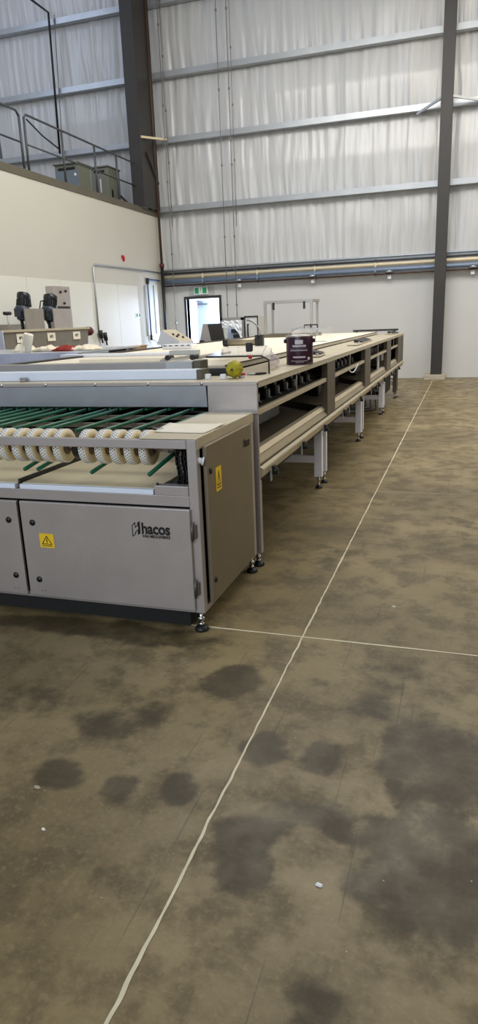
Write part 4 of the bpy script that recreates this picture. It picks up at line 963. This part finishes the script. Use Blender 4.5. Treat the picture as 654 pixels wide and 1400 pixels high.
mb = MB(); mb.box(XH - .9, XH + .03, hy0 - .04, hy0 - .021, .9, zht + .02); mb.build('end_plate', BLUESH, hp, .004)
for y in (hy0 + .1, hy1 - .15):
    for x in (XH - .75, XH - .2): mb = MB(); mb.box(x, x + .06, y, y + .06, .001, .95); mb.build('leg', STEELD, hp)
def card(pa, pb, s):
    a, b = ax_(*pa), ax_(*pb); zc_ = (a.z + b.z) / 2; x0 = XH - .08 * (zht - zc_) / (zht - .95) + .012
    k = MB(); k.box(x0 - .004, x0, a.y, b.y, a.z, b.z); c = k.build('number_card', PAPER, hp)
    text('card_text', s, (b.z - a.z) * .42, INK, c, (x0 + .001, (a.y + b.y) / 2, zc_), (0, 1, 0), (0, 0, 1), .004)
card((24, 469), (34, 456), 'N°1'); card((66, 466.5), (75.5, 454.5), 'N°3'); card((101, 464), (109.5, 453), 'N°7')
def motor(px, y0, y1, y2, lean, o, r):
    """gear motor: black motor above a grey gearbox, standing on a shaft"""
    t_, m_, b_ = at(px - lean, y0, 'x', XH + o), at(px, y1, 'x', XH + o), at(px + lean, y2, 'x', XH + o)
    ax = (t_ - m_)
    mb = MB(); mb.tube([m_, m_ + ax * .1, m_ + ax * .62, m_ + ax * .66, m_ + ax * .94, t_], [r * .8, r, r, r * 1.06, r * 1.06, r * .9], 20)
    for k in range(20):
        th = 2 * PI * k / 20; d_ = Vector((math.cos(th), math.sin(th), 0)) * r; mb.bar(m_ + ax * .12 + d_, m_ + ax * .6 + d_, .012, .02, d_)
    mm = mb.build('motor', MOTOR, hp)
    mb = MB(); c = m_ + ax * .42; mb.box(c.x - .06, c.x + .06, c.y + r * .8, c.y + r * 1.5, c.z - .1, c.z + .1); mb.build('terminal_box', BLACK, mm, .01)
    a2 = b_ - m_
    mb = MB(); mb.tube([m_, m_ + a2 * .12, m_ + a2 * .45, m_ + a2 * .5, b_ - a2 * .08, b_], [r * 1.1, r * 1.25, r * 1.25, r * .95, r * .8, r * .5], 18); mb.box(m_.x - .06, m_.x + .06, m_.y - r * 1.7, m_.y - r * .9, m_.z - .16, m_.z - .02); mb.build('gearbox', GEAR, hp)
    mb = MB(); mb.cyl(b_, Vector((b_.x, b_.y + .02, zht - .1)), .028, 10); mb.build('drive_shaft', BLACK, hp)
motor(31, 401, 420, 438, -1.2, -.4, .105); motor(68, 404, 421, 439, -1.2, -.4, .12)
q = at(62, 412, 'x', XH - .35); P = [q + Vector((0, 0, .02)), q + Vector((-.02, -.12, .0)), q + Vector((0, -.2, -.12)), q + Vector((0, -.12, -.24)), q + Vector((0, -.02, -.15)), q + Vector((0, -.05, -.3)), q + Vector((0, .08, -.5))]
mb = MB(); mb.tube(P, .014, 6); mb.build('motor_cable', BLACK, hp)
for pa, pb, m_ in (((37.5, 452), (59, 422), TROUGH), ((76, 451), (96.5, 422), STEEL)):
    a, b = at(*pa, 'x', XH - .25), at(*pb, 'x', XH - .25); mb = MB(); mb.box(XH - .28, XH - .25, a.y, b.y, zht - .2, b.z); mb.build('guard_plate', m_, hp, .003)
a, b = at(77, 424, 'x', XH - .3), at(95, 393.5, 'x', XH - .3)
wx = (at(77, 400, 'y', a.y) - at(65, 400, 'y', a.y)).length
mb = MB(); mb.box(XH - .3 - wx, XH - .3, a.y, b.y, zht - .15, b.z + .02); cbx = mb.build('control_box', STEEL, hp, .006)
c = Vector((XH - .3, (a.y + b.y) / 2, (a.z + b.z) / 2))
for dy, dz in ((-.08, .12), (.1, .14), (.02, -.08)):
    mb = MB(); mb.lathe((c.x, c.y + dy, c.z + dz), [(0, .03), (.022, .03), (.026, 0)], 12, 'x'); mb.build('switch', BLACK, cbx)
mb = MB(); mb.box(XH - .3, XH - .292, a.y + .06, b.y - .06, a.z + .03, a.z + .07); mb.build('name_strip', BLACK, cbx)
mb = MB(); q = at(126, 452.5, 'x', XH - .06); mb.lathe((XH - .06, hy1 + .0, q.z), [(0, .22), (.06, .2), (.085, .14), (.085, .04), (.05, 0)], 18, 'y'); mb.build('end_knob', MAROON, hp)
q = at(10, 428.5, 'x', XH - .1); mb = MB(); mb.cyl((q.x, q.y, zht), q, .012, 8); lv = mb.build('lever', STEEL, hp)
mb = MB(); mb.cyl((q.x, q.y - .08, q.z), (q.x, q.y + .08, q.z), .028, 12); mb.build('lever_knob', BLACK, lv)

# ------------------------------------------------------------------ console, chute, wrapped cabinets behind the belt
YC = 10.6
ca_ = [at(214, 467, 'y', YC), at(221, 451, 'y', YC), at(245, 469, 'y', YC), at(265, 466, 'y', YC), at(240, 450.5, 'y', YC)]
cs = thing('control_console', 'slanted control console with beige top panel left of the doorway', 'console', ((ca_[0].x + ca_[3].x) / 2, YC + .3, 0))
z0c = ca_[2].z; z1c = ca_[1].z; xl_, xr2 = ca_[0].x, ca_[3].x
sec = [(xl_, YC, z0c), (xl_ + .08, YC, z1c), (xl_ + .36, YC, z0c + .02), (xl_ + .36, YC, z0c)]
A = Vector(ca_[0]); B = Vector(ca_[1]); C = Vector(ca_[2]); 
back = Vector((.42, .75, 0))
E_ = at(265, 466, 'y', YC + .5); F_ = at(240, 450.5, 'y', YC + .5)
bot = Vector((0, 0, 0))
A2 = Vector((A.x, YC, z0c - .02)); C2 = Vector((C.x, YC, z0c - .02)); E2 = Vector((E_.x, E_.y, z0c - .02)); G2 = Vector((A.x + .05, E_.y, z0c - .02))
Bt = Vector((B.x, YC, z1c)); Ft = Vector((F_.x, F_.y, F_.z)); Ct = Vector((C.x, YC, z0c + .03)); Et = Vector((E_.x, E_.y, E_.z))
mb = MB(); mb.add([A2, C2, Ct, Bt, G2, E2, Et, Ft], [(0, 1, 2, 3), (4, 7, 6, 5), (0, 3, 7, 4), (0, 4, 5, 1), (1, 5, 6, 2)]); mb.slot(1); mb.add([Bt, Ct, Et, Ft], [(0, 1, 2, 3)]); mb.build('desk_body', [WHITEP, STEELT], cs)
nrm = (Ct - Bt).cross(Et - Ct).normalized(); nrm = nrm if nrm.z > 0 else -nrm
for u, v in ((.45, .25), (.62, .3), (.5, .55), (.7, .62)):
    q = Bt.lerp(Ct, u).lerp(Ft.lerp(Et, u), v); mb = MB(); mb.cyl(q, q + nrm * .02, .022, 10); mb.build('push_button', BLACK, cs)
mb = MB(); mb.box(C.x - .0, E_.x, YC - .0, YC + .03, z0c - .06, z0c - .02); mb.build('front_lip', BLACK, cs)
mb = MB(); mb.box(A.x + .1, C.x - .05, YC + .15, YC + .55, .001, z0c - .02); mb.build('pedestal', STEEL, cs, .006)
# chute
YU = 12.4; q = [at(272.5, 472, 'y', YU), at(277.5, 443, 'y', YU), at(286, 443, 'y', YU), at(293.5, 470, 'y', YU)]
ch = thing('stainless_chute', 'tapered stainless chute standing in front of the open doorway', 'chute', ((q[0].x + q[3].x) / 2, YU, 0))
zb1 = q[0].z
mb = MB(); p_ = [Vector((q[0].x, YU, zb1)), Vector((q[0].x + .26, YU, zb1)), Vector((q[2].x - .04, YU, q[1].z)), Vector((q[1].x, YU, q[1].z))]
mb.prism(p_, (.16, .35, 0)); mb.build('tapered_body', STEEL, ch, .004)
mb = MB(); mb.add([p_[1] + Vector((.004, 0, 0)), p_[1] + Vector((.162, .35, 0)), p_[2] + Vector((.162, .35, 0)), p_[2] + Vector((.004, 0, 0)), p_[1] + Vector((.008, -.004, 0)), p_[2] + Vector((.008, -.004, 0))], [(0, 1, 2, 3), (0, 4, 5, 3)]); mb.build('dark_side', BLACKM, ch)
mb = MB(); mb.box(q[0].x + .05, q[3].x - .1, YU + .05, YU + .3, .001, zb1 + .02); mb.build('pedestal', STEEL, ch)
mb = MB(); q2 = at(274, 468, 'y', YU - .1); mb.box(q2.x - .03, q2.x + .04, YU - .06, YU - .005, zb1, zb1 + .09); mb.build('knob', BLACK, ch)
# white cable carrier in front of console
YT = at(242, 477.5, 'z', MZ + .046)[1]; a, b = at(222, 477.5, 'y', YT), at(262, 471, 'y', YT); a.z = MZ + .077; b.z = max(b.z, a.z + .03)
wc = thing('cable_carrier', 'white cable carrier with black clips below the slanted console', 'cable tray', ((a.x + b.x) / 2, YT, MZ + .046))
mb = MB(); mb.box(a.x, b.x, YT, YT + .2, a.z - .03, b.z); mb.build('carrier_body', WHITEPL, wc, .006)
for k in range(5):
    x = a.x + (b.x - a.x) * (k + .5) / 5; mb = MB(); mb.box(x - .02, x + .02, YT - .02, YT - .0, a.z + .02, b.z - .02); mb.build('clip', BLACK, wc, .004)
# film wrapped cabinet
YV = 15.4; a, b = at(302, 472, 'y', YV), at(333, 433.5, 'y', YV)
fc = thing('wrapped_cabinet', 'glazed cabinet draped with crumpled clear film right of the doorway', 'cabinet', ((a.x + b.x) / 2, YV, 0))
mb = MB(); w_ = .07
mb.box(a.x, a.x + w_, YV, YV + .06, .001, b.z).box(b.x - w_, b.x, YV, YV + .06, .001, b.z).box(a.x, b.x, YV, YV + .06, b.z - w_, b.z); mb.box(a.x, a.x + w_, YV + .6, YV + .66, .001, b.z).box(b.x - w_, b.x, YV + .6, YV + .66, .001, b.z).box(a.x, b.x, YV + .6, YV + .66, b.z - w_, b.z); mb.build('cabinet_frame', ALU, fc, .004)
mb = MB(); mb.box(a.x + w_, a.x + .5, YV + .3, YV + .32, .5, b.z - .12); mb.build('inner_door', DOORBLUE, fc)
mb = MB(); random.seed(5)
for k in range(6):
    x = b.x - .40 + .05 * (k % 3); z = b.z - .35 - .12 * k; mb.box(x, x + .26, YV + .25, YV + .45, z, z + .09)
mb.build('inner_components', GEAR, fc, .01)
mb = MB(); n, k = 24, 12; vs = []; fs = []
for j in range(k + 1):
    for i in range(n + 1):
        u, v = i / n, j / k; zz = b.z - .06 - v * (.16 + .75 * max(0, u - .62)); vs.append((a.x + .06 + (b.x - a.x - .1) * u, YV - .02 + .05 * noise.noise(Vector((u * 8, v * 5, 4))), zz))
for j in range(k):
    for i in range(n): fs.append((j * (n + 1) + i, j * (n + 1) + i + 1, (j + 1) * (n + 1) + i + 1, (j + 1) * (n + 1) + i))
mb.add(vs, fs, True); mb.build('clear_film', FILM, fc)
# hatch cabinet
a, b = at(335.5, 470, 'y', YV), at(353, 432, 'y', YV)
hc_ = thing('hatch_cabinet', 'white cabinet with black D handle hatch beside the wrapped cabinet', 'cabinet', ((a.x + b.x) / 2, YV, 0))
mb = MB(); mb.box(a.x, b.x, YV, YV + .6, .001, b.z); mb.build('body', LOWWALL, hc_, .004)
mb = MB(); t_ = .022; mb.box(a.x, b.x, YV - .014, YV - .0, b.z - t_, b.z + .01).box(a.x, a.x + t_, YV - .014, YV, .8, b.z).box(b.x - t_, b.x, YV - .014, YV, .8, b.z); mb.build('door_frame', COLSTEEL, hc_)
mb = MB(); hx = a.x + .09; zc_ = (at(339, 452, 'y', YV)[2]); mb.tube([(hx, YV, zc_ + .14), (hx, YV - .05, zc_ + .14), (hx, YV - .05, zc_ - .14), (hx, YV, zc_ - .14)], .018, 8); mb.build('handle', BLACK, hc_)
P = [(a.x + .06 + .32 * math.sin(k / 10 * PI / 2), YV - .01, zc_ - .12 + .36 * math.cos(k / 10 * PI / 2)) for k in range(11)]
mb = MB(); mb.tube(P, .012, 6); mb.build('seal_arc', GALV, hc_)
# chips on the floor
def chip(label, px, py, s, m, seed):
    p = at(px, py, 'z', 0); mb = MB(); random.seed(seed); k = 9
    ring = [(p.x + s * (1 + .5 * random.random()) * math.cos(2 * PI * i / k) * 1.5, p.y + s * (.7 + .4 * random.random()) * math.sin(2 * PI * i / k), .001) for i in range(k)]
    topr = [(x * .75 + p.x * .25, y * .75 + p.y * .25, .006 + .004 * random.random()) for x, y, z in ring]
    mb.add(ring + topr, [tuple(range(k))[::-1], tuple(range(k, 2 * k))] + [(i, (i + 1) % k, k + (i + 1) % k, k + i) for i in range(k)])
    return tag(center(mb.build('debris_chip', m), (p.x, p.y, 0)), label, 'debris')
chip('white chip of debris on the stained floor right of the long joint', 437, 1211, .0065, WHITEPL, 1)
chip('beige scrap on the floor left of the three round stains', 51, 1077, .007, CONCP, 2)
chip('tiny pale scrap on the floor at the far left below the stains', 60, 1135, .004, PAPER, 3)
chip('tiny pale crumb on the floor right of the long joint near the machine', 539, 830, .005, PAPER, 4)

# ------------------------------------------------------------------ light
S.world = bpy.data.worlds.new('hall_ambient'); w = S.world; w.use_nodes = True
nt = w.node_tree; N = nt.nodes; L = nt.links; bg = N['Background']
tc = N.new('ShaderNodeTexCoord'); sx = N.new('ShaderNodeSeparateXYZ'); L.new(tc.outputs['Generated'], sx.inputs[0])
mr = N.new('ShaderNodeMapRange'); mr.inputs[1].default_value = -1; mr.inputs[2].default_value = 1; L.new(sx.outputs['X'], mr.inputs[0])
mx = N.new('ShaderNodeMix'); mx.data_type = 'RGBA'; mx.inputs[6].default_value = (.80, .88, 1.05, 1); mx.inputs[7].default_value = (1., .93, .80, 1); L.new(mr.outputs[0], mx.inputs[0])
rp = N.new('ShaderNodeMapRange'); rp.inputs[1].default_value = -.1; rp.inputs[2].default_value = .9; rp.inputs[3].default_value = .24; rp.inputs[4].default_value = .24; L.new(sx.outputs['Z'], rp.inputs[0])
dt = N.new('ShaderNodeVectorMath'); dt.operation = 'DOT_PRODUCT'; dt.inputs[1].default_value = (-.22, -.95, 0); L.new(tc.outputs['Generated'], dt.inputs[0])
ad = N.new('ShaderNodeMath'); ad.operation = 'ADD'; ad.inputs[1].default_value = .98; ad.use_clamp = False; L.new(dt.outputs['Value'], ad.inputs[0])
ml = N.new('ShaderNodeMath'); ml.operation = 'MULTIPLY'; L.new(ad.outputs[0], ml.inputs[0]); L.new(rp.outputs[0], ml.inputs[1])
L.new(mx.outputs[2], bg.inputs['Color']); L.new(ml.outputs[0], bg.inputs['Strength'])
def area(name, loc, target, sx_, sy_, power, col):
    l = bpy.data.lights.new(name, 'AREA'); l.shape = 'RECTANGLE'; l.size = sx_; l.size_y = sy_; l.energy = power; l.color = col
    o = bpy.data.objects.new(name, l); COL.objects.link(o); o.location = loc
    o.rotation_euler = (Vector(target) - Vector(loc)).to_track_quat('-Z', 'Y').to_euler(); return o
area('hall_lamp_row', (-1.5, 10.5, 8.6), (-1.9, 12.6, 0), 8, 4.5, 900, (1, .965, .91))
area('hall_lamp_row_front', (2.5, 4.5, 10), (-1, 6, 0), 6, 5, 60, (1, .94, .84))
area('side_fill_light', (9, 9, 8.5), (-1.2, 8, .7), 5, 7, 420, (1, .95, .87))  # added fill light, brightens the open bays and side faces
area('bay_door_daylight', (-2.5, -7, 5), (-2.5, 4, 1.2), 7, 3.5, 520, (.78, .88, 1))
area('deck_daylight', (-12.5, 13.5, 10), (-10, 18.4, 6), 2.5, 4, 85, (.62, .74, 1))
area('right_bay_lamp', (4.8, 17.3, 7), (.4, 18.5, 6), 1.2, 3, 190, (1, .78, .46))
area('vestibule_side_daylight', (-5.5, D + 1.1, 1.9), (-8.2, 17.6, 1.3), .5, 1.6, 420, (.55, .72, 1))
area('vestibule_daylight', (-6.0, D + 2.4, 1.6), (-7.8, D, 1.2), 1.2, 1.8, 420, (.74, .84, 1))
vs_ = S.view_settings; S.display_settings.display_device = 'sRGB'
vs_.view_transform = 'Standard'; vs_.look = 'None'; vs_.gamma = 1; vs_.use_curve_mapping = False; vs_.exposure = 0
S.cycles.use_denoising = True
S.cycles.max_bounces = 8; S.cycles.transparent_max_bounces = 16
